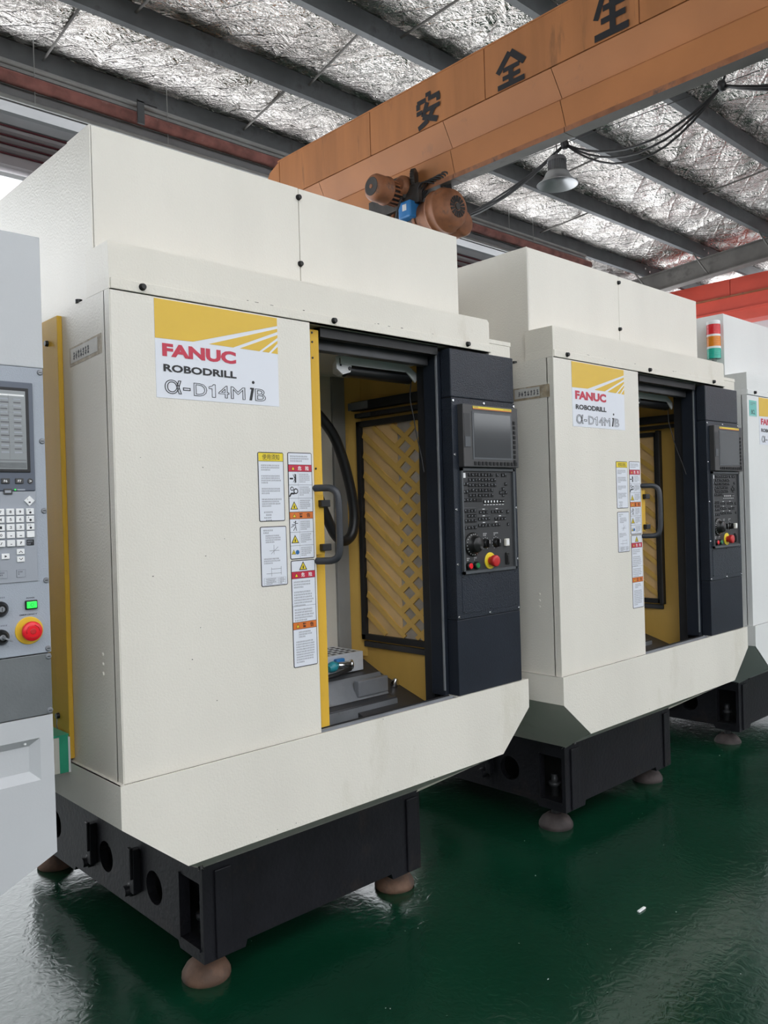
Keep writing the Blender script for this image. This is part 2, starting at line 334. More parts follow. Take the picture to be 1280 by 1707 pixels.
# foil blanket draped over the purlins, one strip per bay
def foil_strip(ya, yb, x0, x1, seed, res=.035):
    rs = np.random.RandomState(seed)
    nx = int((x1-x0)/res); ny = max(6, int((yb-ya)/res))
    X, Y = np.meshgrid(np.linspace(x0, x1, nx), np.linspace(ya, yb, ny)); v = (Y-ya)/(yb-ya)
    Z = zp(Y)+PD+.012-.055*np.sin(np.pi*v)
    e = np.minimum(1, np.sin(np.pi*v)*2.2)
    def ridge(t): return 1-np.abs(2*(t-np.floor(t))-1)
    wob = .08*np.sin(X*1.7+seed)+.06*np.sin(X*3.1+Y*4+seed*2)
    q = ridge((X+Y*1.0+wob)/.46)**3+ridge((X*.9-Y*1.35+wob)/.62)**3
    Z = Z+.016*q*e
    for k in range(26):
        a = rs.uniform(0, np.pi); f = rs.uniform(3, 26); amp = .030/f
        ph = rs.uniform(0, 6.28); Z = Z+e*amp*np.sin(f*(X*np.cos(a)+Y*np.sin(a))+ph+1.6*np.sin(X*rs.uniform(1, 4)+Y*rs.uniform(1, 4)))
    for k in range(int((x1-x0)/1.2)):       # seams across the bay
        xs = x0+k*1.2+rs.uniform(-.1, .1); Z = Z-.03*np.exp(-((X-xs-.25*v)/.02)**2)*e
    vs = np.stack([X, Y, Z], -1).reshape(-1, 3)
    idx = np.arange(nx*ny).reshape(ny, nx); fs = np.stack([idx[:-1, :-1], idx[:-1, 1:], idx[1:, 1:], idx[1:, :-1]], -1).reshape(-1, 4)
    me = bpy.data.meshes.new('foil_strip'); me.from_pydata(vs.tolist(), [], fs.tolist()); me.materials.append(M['foil'])
    me.polygons.foreach_set('use_smooth', [True]*len(me.polygons)); return me
for i in range(-1, 8):
    yb = Y1-i*DY+(.0 if i >= 0 else 0); ya = yb-DY
    if i == -1: yb = 5.95; ya = Y1
    link('foil_strip', foil_strip(ya, yb, -1.5 if i < 4 else 1.0, 14.1, 11+i), ceiling)
# sag rods between the purlins
for (xa, ya, xb, yb) in [(1.87, 5.06, 1.84, 4.06), (3.85, 5.06, 3.77, 4.06), (3.9, 4.06, 3.76, 3.06), (4.1, 3.06, 4.15, 2.06), (2.2, 4.06, 2.25, 3.06), (6.0, 5.06, 6.05, 4.06), (7.5, 4.06, 7.5, 3.06), (8.8, 5.06, 8.8, 4.06), (9.6, 3.06, 9.6, 2.06), (6.4, 3.06, 6.4, 2.06)]:
    bb = B(); bb.cyl((xa, ya, zp(ya)+.11), (xb, yb+.06, zp(yb)+.11), .011, 'rafter', 6); bb.done('tie_rod', ceiling)
# tapered grey rafter across the far frame, with a knee brace and bolts
XF = 11.8
bb = B()
for k in range(1):
    y0, y1 = -8.5, 5.9
    bb.prism([(y0, zp(y0)-.30), (y1, zp(y1)-.30), (y1, zp(y1)-.285), (y0, zp(y0)-.285)], 'x', XF-.09, XF+.09, 'rafter')
    bb.prism([(y0, zp(y0)-.285), (y1, zp(y1)-.285), (y1, zp(y1)-.012), (y0, zp(y0)-.012)], 'x', XF-.006, XF+.006, 'rafter')
    bb.prism([(y0, zp(y0)-.012), (y1, zp(y1)-.012), (y1, zp(y1)), (y0, zp(y0))], 'x', XF-.09, XF+.09, 'rafter')
bb.done('rafter', ceiling)
for i in range(0, 6):
    y = Y1-i*DY
    bb = B(); bb.cyl((XF-.45, y+.03, zp(y)+.02), (XF-.01, y-.03, zp(y)-.28), .014, 'rafter', 6)
    bb.done('knee_brace', ceiling)
    for q in (0, 1):
        bb = B(); bb.lathe((0, 0, 0), (0, -1, 0), [(.018, 0), (.018, .012)], 'chrome', 8)
        bb.done('bolt', ceiling, (XF-.12+.14*q, y, zp(y)+.11-.03*q))
# back wall: strip windows, slats, rails
YW = 5.9; OPEN_X = -3.0
b = B(); b.box(-14, 14.3, YW+.02, YW+.14, 0, 1.0, 'wallwhite'); 
wall = b.done('wall_back', kind='structure')
for k, (z0, z1) in enumerate([(4.56, 4.69), (4.705, 4.778), (4.792, 4.855), (4.868, 4.942)]):
    bb = B(); bb.prism([(YW+.10, z0), (YW-.01, z0+.012), (YW-.035, z0+.03), (YW-.035, z1-.02), (YW-.01, z1), (YW+.10, z1)], 'x', -13, 14.1, 'wallpink'); bb.done('slat', wall)
    bb = B(); bb.box(-13, 14.1, YW-.03, YW+.1, z1-.001, z1+.008, 'wallred'); bb.done('joint_strip', wall)
bb = B(); bb.prism([(YW+.1, 4.955), (YW-.05, 4.955), (YW-.02, 5.05), (YW-.07, 5.09), (YW-.07, 5.150), (YW+.1, 5.150)], 'x', -13, 14.1, 'wallgrey'); bb.done('eaves_panel', wall)
for k in range(-6, 5):
    bb = B(); bb.box(-1.2, 1.2, YW-.06, YW-.045, 5.152, 5.20, 'plainwhite'); bb.done('light_gap_strip', wall, (k*2.42+1.9, 0, 0))  # white boards stand in for the bright light gap at the eaves
nwin = 0
for k in range(-6, 7):
    nwin += 1
    x0 = k*2.1; bb = B()
    for xx in (x0, x0+2.06): bb.box(xx, xx+.04, YW, YW+.08, 1.0, 4.53, 'wallwhite')
    for zz in (1.0, 2.75, 4.49): bb.box(x0, x0+2.1, YW, YW+.08, zz, zz+.04, 'wallwhite')
    bb.done('window_%d' % nwin, kind='structure')
b = B(); b.box(-13.9, -13.8, -9, 6, 0, 6.5, 'walldim'); b.done('wall_left', kind='structure')
b = B(); b.box(14.2, 14.3, -9, 6, 0, 4.98, 'wallwhite')
for k in range(11): b.box(14.2, 14.3, -9+k*1.45, -8.9+k*1.45, 4.98, 6.4, 'wallwhite')
b.done('wall_right', kind='structure')
b = B(); b.box(-14, 15, -9.1, -9, 0, 3.0, 'walldim'); b.box(-14, 15, -9.1, -9, 5.6, 6.6, 'walldim')
for k in range(8): b.box(-14+k*4, -13.7+k*4, -9.1, -9, 3.0, 5.6, 'walldim')
b.done('wall_front', kind='structure')  # unseen wall, closed low to keep reflections dark, open high to admit light

# pipes and conduit hung in front of the back wall
def hung(name, label, cat, build, xs, ztop):
    t = thing(name, label, cat, (0, 4.6, 0)); bb = B(); build(bb); bb.done('body', t)
    for x, z in xs:
        q = B(); q.cyl((x, 0, z), (x, .0, ztop), .004, 'conduit', 5); q.done('hanger_wire', t)
    return t
t = hung('sprinkler_pipe', 'flaking dark red pipe running along under the foil roof above the machines', 'pipe',
     lambda q: q.lathe((-5, 0, 4.735), (1, 0, 0), [(.052, 0), (.052, 14.3)], 'pipered', 14), [(2.75, 4.6), (5.2, 4.735), (8, 4.735)], 5.1)
q = B(); q.box(2.44, 2.50, -.065, -.05, 4.67, 4.86, 'purlin'); q.box(2.44, 2.62, -.065, -.05, 4.85, 4.87, 'purlin'); q.done('bracket', t)
hung('cable_tray', 'pale grey cable tray hanging directly above the flaking red pipe', 'cable tray',
     lambda q: (q.prism([(.03, 4.815), (.13, 4.815), (.13, 4.86), (.122, 4.86), (.122, 4.822), (.03, 4.822)], 'x', -5, 9.3, 'conduit'), q.tube([(-5, .05, 4.872), (9.3, .05, 4.872)], .018, 'conduit', 8), q.box(-5, 9.3, .055, .063, 4.78, 4.902, 'conduit')), [(4.4, 4.86), (7.5, 4.86)], 5.1)
hung('air_duct', 'smooth dark grey duct hanging directly below the flaking red pipe', 'duct',
     lambda q: (q.prism([(.06, 4.575), (.22, 4.575), (.22, 4.80), (.06, 4.70)], 'x', -5, 9.3, 'duct'), q.tube([(-5, .04, 4.60), (9.3, .04, 4.60)], .020, 'conduit', 8)), [(1.615, 4.59), (6.3, 4.59)], 5.1)

# ================================================================== ORANGE OVERHEAD CRANE
def stroke_bar(bld, p, q, wd, O, U, V, Nn, mat):
    p = Vector(p); q = Vector(q); d = (q-p).normalized(); n = Vector((-d.y, d.x))*wd*.64
    vs = [O+U*c.x+V*c.y+Nn for c in (p-n, q-n, q+n, p+n)]
    bld.add(vs, [(0, 1, 2, 3)], mat)
GLYPH = {
 'an': [((.5, 1.02), (.5, .88), .17), ((.02, .80), (.40, .80), .12), ((.50, .80), (.98, .80), .12), ((.06, .78), (.06, .58), .12), ((.93, .80), (.93, .60), .12), ((.46, .70), (.26, .30), .13), ((.26, .30), (.88, .03), .14), ((.74, .44), (.50, .14), .13), ((.47, .11), (.06, -.03), .13), ((.0, .46), (.24, .46), .11), ((.40, .46), (1., .46), .11)],
 'quan': [((.47, 1.0), (.02, .50), .15), ((.50, 1.0), (.99, .52), .15), ((.22, .53), (.80, .53), .11), ((.20, .28), (.42, .28), .11), ((.57, .28), (.82, .28), .11), ((.5, .50), (.5, .11), .13), ((.02, .05), (.98, .05), .13)],
 'sheng': [((.24, .97), (.04, .52), .13), ((.26, .73), (.46, .73), .12), ((.62, .73), (.97, .73), .12), ((.54, 1.03), (.54, .12), .14), ((.20, .42), (.45, .42), .12), ((.63, .42), (.92, .42), .12), ((.0, .06), (1., .06), .14)]}
crane = thing('overhead_crane', 'orange overhead crane girder with black painted characters, spanning above the machines', 'crane', (3.4, 0, 0))
L_ = 3.93
prof = [(0., 4.395), (0., 4.055), (.006, 4.05), (.045, 3.858), (.012, 3.832), (.012, 3.662), (-.004, 3.655), (-.004, 3.622), (.098, 3.622), (.098, 3.655), (.082, 3.662), (.082, 3.832), (.115, 3.858), (.20, 4.05), (.206, 4.055), (.206, 4.395)]
def seg_prof(pr, y0, y1, mats, nm):
    q = B(); n = len(pr)
    for i in range(n):
        a = pr[i]; c = pr[(i+1) % n]
        mt = mats(i)
        q.add([(a[0], y0, a[1]), (c[0], y0, c[1]), (c[0], y1, c[1]), (a[0], y1, a[1])], [(0, 1, 2, 3)], mt)
    q.add([(p[0], y0, p[1]) for p in pr], [list(range(n))], 'orange'); q.add([(p[0], y1, p[1]) for p in pr], [list(range(n))[::-1]], 'orange')
    return q
seams_up = [-8.9, -6.5, -4.6, -2.7, -.7, .49, 1.605, 2.725, 3.88]
low_mats = lambda i: 'conduit' if prof[i][1] < 3.63 and prof[(i+1) % len(prof)][1] < 3.63 else 'orange2'
up = [(0., 4.385), (0., 4.055), (.206, 4.055), (.206, 4.385)]
for a, c in zip(seams_up[:-1], seams_up[1:]):
    q = seg_prof(up, a+.004, c-.004, lambda i: 'orange', 'web'); q.done('web_panel', crane)
q = B(); q.box(.004, .202, -8.9, 3.88, 4.06, 4.38, 'rustor'); q.box(-.004, .210, -8.9, 3.9, 4.385, 4.395, 'orange'); q.done('box_core', crane)
lo = [p for p in prof if p[1] <= 4.05]
seams_lo = [-8.9, -6., -3.5, -1.2, 1.09, 1.99, 3.36, 3.95]
for a, c in zip(seams_lo[:-1], seams_lo[1:]):
    n = len(lo); q = B(); sk = .05
    for i in range(n):
        p = lo[i]; r = lo[(i+1) % n]
        ya = lambda pt, yy: yy-(4.05-pt[1])*.25 if pt[1] > 3.7 else yy-.09
        mt = 'rafter' if (p[1] < 3.63 and r[1] < 3.63) else ('rustor' if p[1] < 3.68 else 'orange2')
        q.add([(p[0], ya(p, a)+.002, p[1]), (r[0], ya(r, a)+.002, r[1]), (r[0], ya(r, c)-.002, r[1]), (p[0], ya(p, c)-.002, p[1])], [(0, 1, 2, 3)], mt)
    q.done('lower_panel', crane)
# chamfered far end
q = B(); q.add([(0, 3.884, 4.385), (0, 4.02, 4.33), (0, 4.10, 4.22), (0, 4.02, 3.9), (0, 3.90, 3.7), (0, 3.884, 3.7), (.206, 3.884, 4.385), (.206, 4.02, 4.33), (.206, 4.10, 4.22), (.206, 4.02, 3.9), (.206, 3.90, 3.7), (.206, 3.884, 3.7)],
   [(0, 1, 2, 3, 4, 5), (11, 10, 9, 8, 7, 6), (0, 6, 7, 1), (1, 7, 8, 2), (2, 8, 9, 3), (3, 9, 10, 4), (4, 10, 11, 5), (5, 11, 6, 0)], 'orange'); q.done('end_cap', crane)
for g, ya, yb, z0, z1 in (('an', 2.228, 2.003, 4.075, 4.295), ('quan', 1.500, 1.277, 4.065, 4.275), ('sheng', .775, .553, 4.07, 4.30)):
    q = B(); O = Vector((-.003, ya, z0)); W = ya-yb; H = z1-z0
    for s_ in GLYPH[g]:
        stroke_bar(q, s_[0], s_[1], s_[2], O, Vector((0, -W, 0)), Vector((0, 0, H)), Vector((-.0004*GLYPH[g].index(s_), 0, 0)), 'blk')
    q.done('painted_character', crane)
# hoist trolley hanging on the girder
hoist = thing('electric_hoist', 'rusty orange electric hoist with blue box hanging under the orange girder', 'hoist', (3.45, 2.170, 3.450))
def ym(o): return o
a = (0, -1, 0)
q = B(); q.lathe((0, .05, 0), a, [(.11, 0), (.11, .12), (.152, .125), (.156, .140), (.149, .147), (.149, .19), (.156, .197), (.156, .212), (.146, .22), (.140, .25), (.122, .285), (.09, .302), (.0, .306)], 'rustor', 40); q.done('motor_cover', hoist)
for k in range(16):
    an = 2*PI*k/16; ca, sa = math.cos(an), math.sin(an); q = B(); q.prism([(-.005, .030), (.005, .030), (.010, .074), (-.010, .074)], 'y', -.0045, 0, 'bolt')
    q.v = [(x*ca-z*sa, y, x*sa+z*ca) for x, y, z in q.v]; q.done('grille_slot', hoist, (0, -.2525, 0))
q = B(); q.lathe((0, -.255, 0), a, [(.026, 0), (.024, .006)], 'greasy', 16); q.done('fan_hub', hoist)
q = B(); q.cyl((0, .05, 0), (0, .62, 0), .105, 'greasy', 20); q.done('drum', hoist)
for k in range(5): q = B(); q.lathe((0, .06+.11*k, 0), (0, 1, 0), [(.120, 0), (.120, .022)], 'rustor', 20); q.done('drum_ring', hoist)
q = B(); q.box(-.17, -.05, .04, .16, -.02, .10, 'blue', .012); hb = q.done('control_box', hoist)
q = B(); q.box(-.1712, -.1695, .075, .115, .03, .075, 'plainwhite'); q.done('white_tag', hb)
q = B(); q.lathe((.15, -.05, -.055), a, [(.08, -.04), (.095, 0), (.095, .12), (.08, .14), (.03, .155)], 'rustor', 24); q.done('gear_case', hoist)
for x0, x1, y0, y1, z0, z1 in ((-.05, .12, .10, .14, .05, .17), (-.05, .12, .42, .46, .05, .17), (-.12, -.085, .0, .52, .08, .22)):
    q = B(); q.box(x0, x1, y0, y1, z0, z1, 'greasy', .004); q.done('hanger_plate', hoist)
mc = (-.37, .215, .190)
q = B(); q.lathe(mc, (1, 0, 0), [(.02, -.002), (.070, .0), (.088, .016), (.094, .03), (.094, .125), (.100, .127), (.100, .14), (.08, .145)], 'rustor', 28); q.done('travel_motor_cover', hoist)
q = B(); q.lathe((mc[0]-.001, mc[1], mc[2]), (-1, 0, 0), [(.064, 0), (.062, .003)], 'greasy', 24); tg_ = q.done('travel_fan_grille', hoist)
q = B(); q.lathe((mc[0]-.004, mc[1], mc[2]), (-1, 0, 0), [(.016, 0), (.014, .004)], 'rustor', 10); q.done('hub_cap', tg_)
q = B(); q.cyl((-.25, mc[1], mc[2]), (-.10, mc[1], mc[2]), .074, 'greasy', 20); bd = q.done('travel_motor_body', hoist)
for k in range(16):
    an = 2*PI*k/16; q = B(); q.cyl((-.228, mc[1]+.080*math.cos(an), mc[2]+.080*math.sin(an)), (-.12, mc[1]+.080*math.cos(an), mc[2]+.080*math.sin(an)), .008, 'rustor', 5); q.done('cooling_rib', bd)
q = B(); q.box(-.15, -.05, .12, .31, .13, .31, 'greasy', .03); q.done('travel_gearbox', hoist)
q = B(); q.lathe((-.16, .16, .23), (1, 0, 0), [(.055, 0), (.075, .02), (.075, .08), (.05, .10)], 'rustor', 24); q.done('gear_cover', hoist)
q = B(); q.lathe((-.085, .09, .265), (.5, -1, 0), [(.055, 0), (.072, .004), (.072, .030), (.055, .034)], 'greasy', 28); wh = q.done('toothed_wheel', hoist)
for k in range(24):
    an = 2*PI*k/24; u1 = Vector((1, .5, 0)).normalized(); ax_ = Vector((.5, -1, 0)).normalized(); c0 = Vector((-.085, .09, .265))+ax_*.004+(u1*math.cos(an)+Vector((0, 0, 1))*math.sin(an))*.074
    q = B(); q.cyl(c0, c0+ax_*.026, .004, 'greasy', 5); q.done('tooth', wh)
for k in range(6):
    q = B(); q.tube(smooth_path([(-.10+.01*k, .05, .10), (-.12+.02*k, -.02-.01*k, .20+.008*k), (-.04, -.10-.02*k, .19+.010*k), (.03, -.18, .12)], 5), .006, 'cable', 6); q.done('cable_loop', hoist)
q = B(); q.tube(smooth_path([(-.19, .10, .12), (-.21, .13, .02), (-.19, .16, -.06), (-.17, .2, -.12)], 5), .008, 'cable', 6); q.done('cable_drop', hoist)

# second crane, red, beyond the rafter
rc = thing('overhead_crane', 'red overhead crane girder far behind the stack light machine', 'crane', (13.0, 0, 0))
for k, (a, c) in enumerate([(-8, 1.5), (1.51, 4.235), (4.245, 5.6)]):
    q = B(); q.prism([(0, 4.80), (.35, 4.80), (.35, 5.085), (0, 5.085)], 'y', 0, 1, 'redcrane') if 0 else q.box(0, .35, a, c, 4.80, 5.085, 'redcrane'); q.done('web_panel', rc)
q = B(); q.box(-.05, .4, -8, 5.6, 4.785, 4.80, 'rustor'); q.done('flange_strip', rc)
q = B(); q.box(.03, .32, -8, 5.6, 4.56, 4.785, 'redcrane'); q.box(-.02, .37, -8, 5.6, 4.53, 4.56, 'redcrane'); q.box(.0, .35, -8, 5.6, 4.36, 4.53, 'redcrane'); q.done('lower_panel', rc)

# ================================================================== HIGH BAY LAMP AND FESTOON CABLE
XL = 6.35; s_ = (XL+.874)/(7+.874)
def at7(x, y, z): return (CAM[0]+(x-CAM[0])*s_, CAM[1]+(y-CAM[1])*s_, CAM[2]+(z-CAM[2])*s_)
lc = at7(7, 3.52, 5.0)
lamp = thing('high_bay_lamp', 'grey ribbed high bay lamp hanging below the foil roof, beside the orange girder', 'lamp', lc)
q = B(); q.lathe((0, 0, -.03), (0, 0, 1), [(.212, -.004), (.214, .002), (.203, .010), (.168, .035), (.138, .075), (.120, .115), (.108, .13), (.100, .125), (.130, .075), (.160, .035), (.198, .004), (.206, -.004)], 'lampref', 40, cap=False); q.done('reflector', lamp)
q = B(); q.cyl((0, 0, .085), (0, 0, .24), .076, 'lampm', 20); q.lathe((0, 0, .095), (0, 0, 1), [(.108, 0), (.108, .010), (.10, .012)], 'lampm', 24)
q.lathe((0, 0, .205), (0, 0, 1), [(.100, 0), (.098, .02), (.085, .045), (.06, .055), (.02, .062)], 'lampm', 28); q.done('heat_sink', lamp)
for k in range(24):
    an = 2*PI*k/24; c, s2 = math.cos(an), math.sin(an); q = B(); q.cyl((.094*c, .094*s2, .105), (.090*c, .090*s2, .21), .0055, 'lampm', 5); q.done('fin', lamp)
q = B(); q.tube([(0, 0, .26), (.0, .0, .46)], .006, 'cable', 6); q.lathe((0, 0, .262), (0, 0, 1), [(.02, 0), (.008, .04)], 'lampm', 10); q.done('cord', lamp)
fest = thing('power_cable', 'black festoon cables looping along a wire beneath the foil roof', 'cable', (0, 0, 0))
kn = [at7(7, 3.41, 5.385), at7(7, 1.627, 5.338)]
q = B(); q.tube([at7(7, 5.0, 5.43), at7(7, 3.41, 5.40), at7(7, 1.627, 5.35), at7(7, -1, 5.28)], .004, 'cable', 5); q.done('support_wire', fest)
rg = random.Random(5)
for (A_, B_, sag) in ((at7(7, 5.3, 5.0), kn[0], .10), (kn[0], kn[1], .27), (kn[1], at7(7, -.3, 5.0), .12)):
    for k in range(3):
        q = B(); sg = sag*(1+.25*k); P = []
        for j in range(13):
            t_ = j/12; P.append((A_[0]+(B_[0]-A_[0])*t_+rg.uniform(-.006, .006), A_[1]+(B_[1]-A_[1])*t_, A_[2]+(B_[2]-A_[2])*t_-sg*4*t_*(1-t_)))
        q.tube(P, .011, 'cable', 6); q.done('cable_run', fest)
for k in kn:
    q = B(); q.lathe((k[0], k[1]+.03, k[2]), (0, -1, 0), [(.02, 0), (.05, .01), (.05, .05), (.02, .06)], 'cable', 10)
    q.tube([(k[0], k[1], k[2]), (k[0]+.02, k[1]-.02, k[2]+.09)], .012, 'cable', 6); q.done('clip', fest)

# ================================================================== MACHINING CENTRES
ZT, ZB, ZA, ZS, ZL, ZH, ZTOP = 1.917, .742, .745, .643, .5065, 2.030, 2.351
EN = 1.05        # depth of the enclosure
def build_logo(root, x0, x1, z0, z1):
    W, H = x1-x0, z1-z0; X = lambda s: x0+s*W; Z = lambda t: z1-t*H
    q = B(); q.box(x0, x1, -.0010, 0, z0, z1, 'wht'); logo = q.done('logo_sticker', root)
    def poly(pts, nm='stripe', mat='yelp'):
        q = B(); q.prism([(X(a), Z(c)) for a, c in pts], 'y', -.0016, -.0010, mat); q.done(nm, logo)
    poly([(0, 0), (1, 0), (1, .088), (.285, .392), (0, .40)], 'yellow_field')
    poly([(1, .12), (1, .156), (.61, .397), (.41, .394)]); poly([(1, .19), (1, .223), (.835, .40), (.665, .397)])
    poly([(1, .255), (1, .285), (.92, .402), (.86, .40)]); poly([(1, .323), (1, .406), (.94, .403)])
    q = B(); put_text(q, 'FANUC', X(.05), X(.63), Z(.578), Z(.443), -.0018, 'redp', bold=.05); q.done('lettering', logo)
    q = B(); put_text(q, 'ROBODRILL', X(.055), X(.63), Z(.732), Z(.655), -.0018, 'blk', bold=.035); q.done('lettering', logo)
    q = B(); put_text(q, '\u03b1-', X(.06), X(.255), Z(.955), Z(.81), -.0018, 'blk', outline=.015)
    put_text(q, 'D', X(.28), X(.385), Z(.955), Z(.82), -.0018, 'blk', outline=.015)
    one = [(.425, .955), (.425, .865), (.40, .865), (.40, .848), (.428, .835), (.435, .82), (.452, .82), (.452, .955), (.425, .955)]
    for (a_, c_), (d_, e_) in zip(one[:-1], one[1:]): q.tube([(X(a_), -.0018, Z(c_)), (X(d_), -.0018, Z(e_))], .0007, 'blk', 4)
    put_text(q, '4M', X(.475), X(.70), Z(.955), Z(.82), -.0018, 'blk', outline=.015)
    put_text(q, 'B', X(.785), X(.88), Z(.955), Z(.82), -.0018, 'blk', outline=.015); tag(q.done('lettering', logo), kind='stuff')
    q = B(); q.prism([(X(.735), Z(.955)), (X(.757), Z(.955)), (X(.778), Z(.815)), (X(.745), Z(.815)), (X(.742), Z(.83)), (X(.754), Z(.835))], 'y', -.0018, -.001, 'blk')
    q.lathe((X(.772), -.001, Z(.755)), (0, -1, 0), [(.0042, 0), (.0042, .0008)], 'blk', 12); q.done('lettering', logo)
def sticker(root, x0, x1, z0, z1, nm='warning_sticker'):
    q = B(); rrect(q, x0, x1, z0, z1, .005, -.0008, 0, 'blk'); o = q.done(nm, root)
    q = B(); rrect(q, x0+.0022, x1-.0022, z0+.0022, z1-.0022, .003, -.0012, -.0008, 'wht'); q.done('white_field', o); return o
def tri_sign(q, cx, cz, r, y, sym=True):
    pts = lambda s: [(cx, cz+r*s), (cx+.87*r*s, cz-.5*r*s), (cx-.87*r*s, cz-.5*r*s)]
    q.prism(pts(1), 'y', y-.0002, y, 'blk'); q.prism(pts(.72), 'y', y-.0004, y, 'yelb')
    if sym: q.prism([(cx, cz+r*.42), (cx+r*.14, cz), (cx+r*.08, cz-r*.28), (cx-r*.1, cz-r*.28), (cx-r*.14, cz)], 'y', y-.0005, y, 'blk')
def band(o, x0, x1, z0, z1, mat, txt, tmat, tri=True):
    q = B(); q.box(x0+.001, x1-.001, -.0015, -.001, z0, z1, mat); q.box(x0+.001, x1-.001, -.0015, -.001, z0-.0012, z0, 'blk'); q.box(x0+.001, x1-.001, -.0015, -.001, z1, z1+.0012, 'blk')
    h = z1-z0; W = x1-x0
    if tri:
        tri_sign(q, x0+W*.2, (z0+z1)/2-h*.1, h*.42, -.0015, False)
        put_text(q, txt[0], x0+W*.40, x0+W*.40+h*.7, z0+h*.16, z1-h*.16, -.0018, tmat, bold=.02); put_text(q, txt[1], x0+W*.72, x0+W*.72+h*.7, z0+h*.16, z1-h*.16, -.0018, tmat, bold=.02)
    else: put_text(q, txt, x0+W*.16, x1-W*.16, z0+h*.14, z1-h*.14, -.0018, tmat, bold=.004)
    q.done('coloured_band', o)
def build_stickers(root, fine=True):
    rg = random.Random(11); Y = -.00135
    # usage notice
    o = sticker(root, .407, .493, 1.352, 1.541, 'notice_sticker'); band(o, .4085, .4915, 1.517, 1.5385, 'yelb', '\u4f7f\u7528\u987b\u77e5', 'blk', False)
    q = B(); z = 1.507
    for n in (3, 4, 3, 4): small_print(q, .417, .484, z, n, .0042, Y, 'blk', rg); z -= n*.0061+.0105
    for k in range(4): small_print(q, .423+.006*(k % 2), .480, z-.0075*k, 1, .0046, Y, 'blk', rg)
    q.done('small_print', o, kind='stuff')
    # axis diagram
    o = sticker(root, .408, .496, 1.1755, 1.3385, 'diagram_sticker'); q = B()
    small_print(q, .418, .455, 1.330, 2, .0045, Y, 'blk', rg); small_print(q, .425, .480, 1.315, 4, .004, Y, 'blk', rg); small_print(q, .418, .476, 1.252, 3, .004, Y, 'blk', rg)
    for p_, r_ in (((.452, 1.288), (.452, 1.262)), ((.437, 1.272), (.470, 1.272)), ((.442, 1.263), (.466, 1.282)), ((.442, 1.222), (.474, 1.222)), ((.474, 1.205), (.474, 1.228)), ((.425, 1.210), (.474, 1.210)), ((.442, 1.202), (.442, 1.226))):
        d = Vector((r_[0]-p_[0], 0, r_[1]-p_[1])); n = Vector((-d.z, 0, d.x)).normalized()*.0004
        P = Vector((p_[0], Y, p_[1])); R = Vector((r_[0], Y, r_[1])); q.add([P-n, R-n, R+n, P+n], [(0, 1, 2, 3)], 'blk')
    for k in range(5): quad(q, .416, .489, 1.1985-.0045*k-.0004, 1.1985-.0045*k, Y, 'greyprint')
    for xx in (.416, .464, .4886): quad(q, xx, xx+.0005, 1.180, 1.1985, Y, 'greyprint')
    small_print(q, .424, .460, 1.197, 4, .0028, Y, 'blk', rg, gap=.6); small_print(q, .468, .486, 1.197, 4, .0028, Y, 'blk', rg, gap=.6)
    q.done('small_print', o, kind='stuff')
    # pictogram column
    x0, x1 = .507, .592; o = sticker(root, x0, x1, 1.2435, 1.5425)
    band(o, x0+.001, x1-.001, 1.4895, 1.5075, 'redp', '\u5371\u9669', 'plainwhite'); band(o, x0+.001, x1-.001, 1.357, 1.375, 'orangep', '\u8b66\u544a', 'blk')
    q = B(); small_print(q, x0+.008, x1-.006, 1.534, 3, .0045, Y, 'blk', rg); cells = [(1.4885, 1.452), (1.452, 1.4145), (1.4145, 1.3765), (1.3555, 1.3195), (1.3195, 1.282), (1.282, 1.246)]
    for a_, c_ in cells:
        quad(q, x0+.001, x1-.001, c_-.0008, c_, Y, 'blk'); quad(q, x0+.034, x0+.0345, c_, a_, Y, 'greyprint'); small_print(q, x0+.038, x1-.006, a_-.005, 5, .0036, Y, 'blk', rg, gap=.5)
    q.done('small_print', o, kind='stuff')
    q = B(); tri_sign(q, x0+.018, 1.3905, .0155, Y); tri_sign(q, x0+.018, 1.2965, .0155, Y); tri_sign(q, x0+.012, 1.262, .009, Y)
    q.lathe((x0+.025, Y, 1.263), (0, -1, 0), [(.0065, 0), (.0065, .0002)], 'bluep', 12)
    cx = x0+.018
    q.box(cx+.006, cx+.0095, Y-.0003, Y, 1.458, 1.482, 'blk'); q.box(cx-.013, cx-.001, Y-.0003, Y, 1.467, 1.4715, 'blk')
    for dx, dz in ((-.006, .012), (-.001, .014), (.004, .010), (-.006, -.01), (.0, -.012)): q.tube([(cx+.005, Y, 1.469), (cx+.005+dx, Y, 1.469+dz)], .0008, 'blk', 4)
    for gx, gz, gr in ((cx-.006, 1.441, .006), (cx+.007, 1.434, .0082)): q.lathe((gx, Y, gz), (0, -1, 0), [(gr, 0), (gr, .0002)], 'blk', 14); q.lathe((gx, Y-.0003, gz), (0, -1, 0), [(gr*.6, 0), (gr*.6, .0002)], 'wht', 14)
    q.prism([(cx-.017, 1.420), (cx-.010, 1.430), (cx+.002, 1.430), (cx+.003, 1.425), (cx-.008, 1.425), (cx-.014, 1.417)], 'y', Y-.0003, Y, 'blk')
    q.lathe((cx+.003, Y, 1.349), (0, -1, 0), [(.0022, 0), (.0022, .0002)], 'blk', 8)
    for a_, c_ in (((.003, 1.347), (.003, 1.335)), ((.003, 1.335), (-.005, 1.3235)), ((.003, 1.335), (.006, 1.323)), ((.003, 1.344), (-.004, 1.348)), ((.003, 1.344), (.011, 1.344)), ((-.01, 1.340), (.001, 1.341)), ((-.013, 1.333), (.0, 1.339))): q.tube([(cx+a_[0], Y, a_[1]), (cx+c_[0], Y, c_[1])], .0009, 'blk', 4)
    tag(q.done('pictogram', o), kind='stuff')
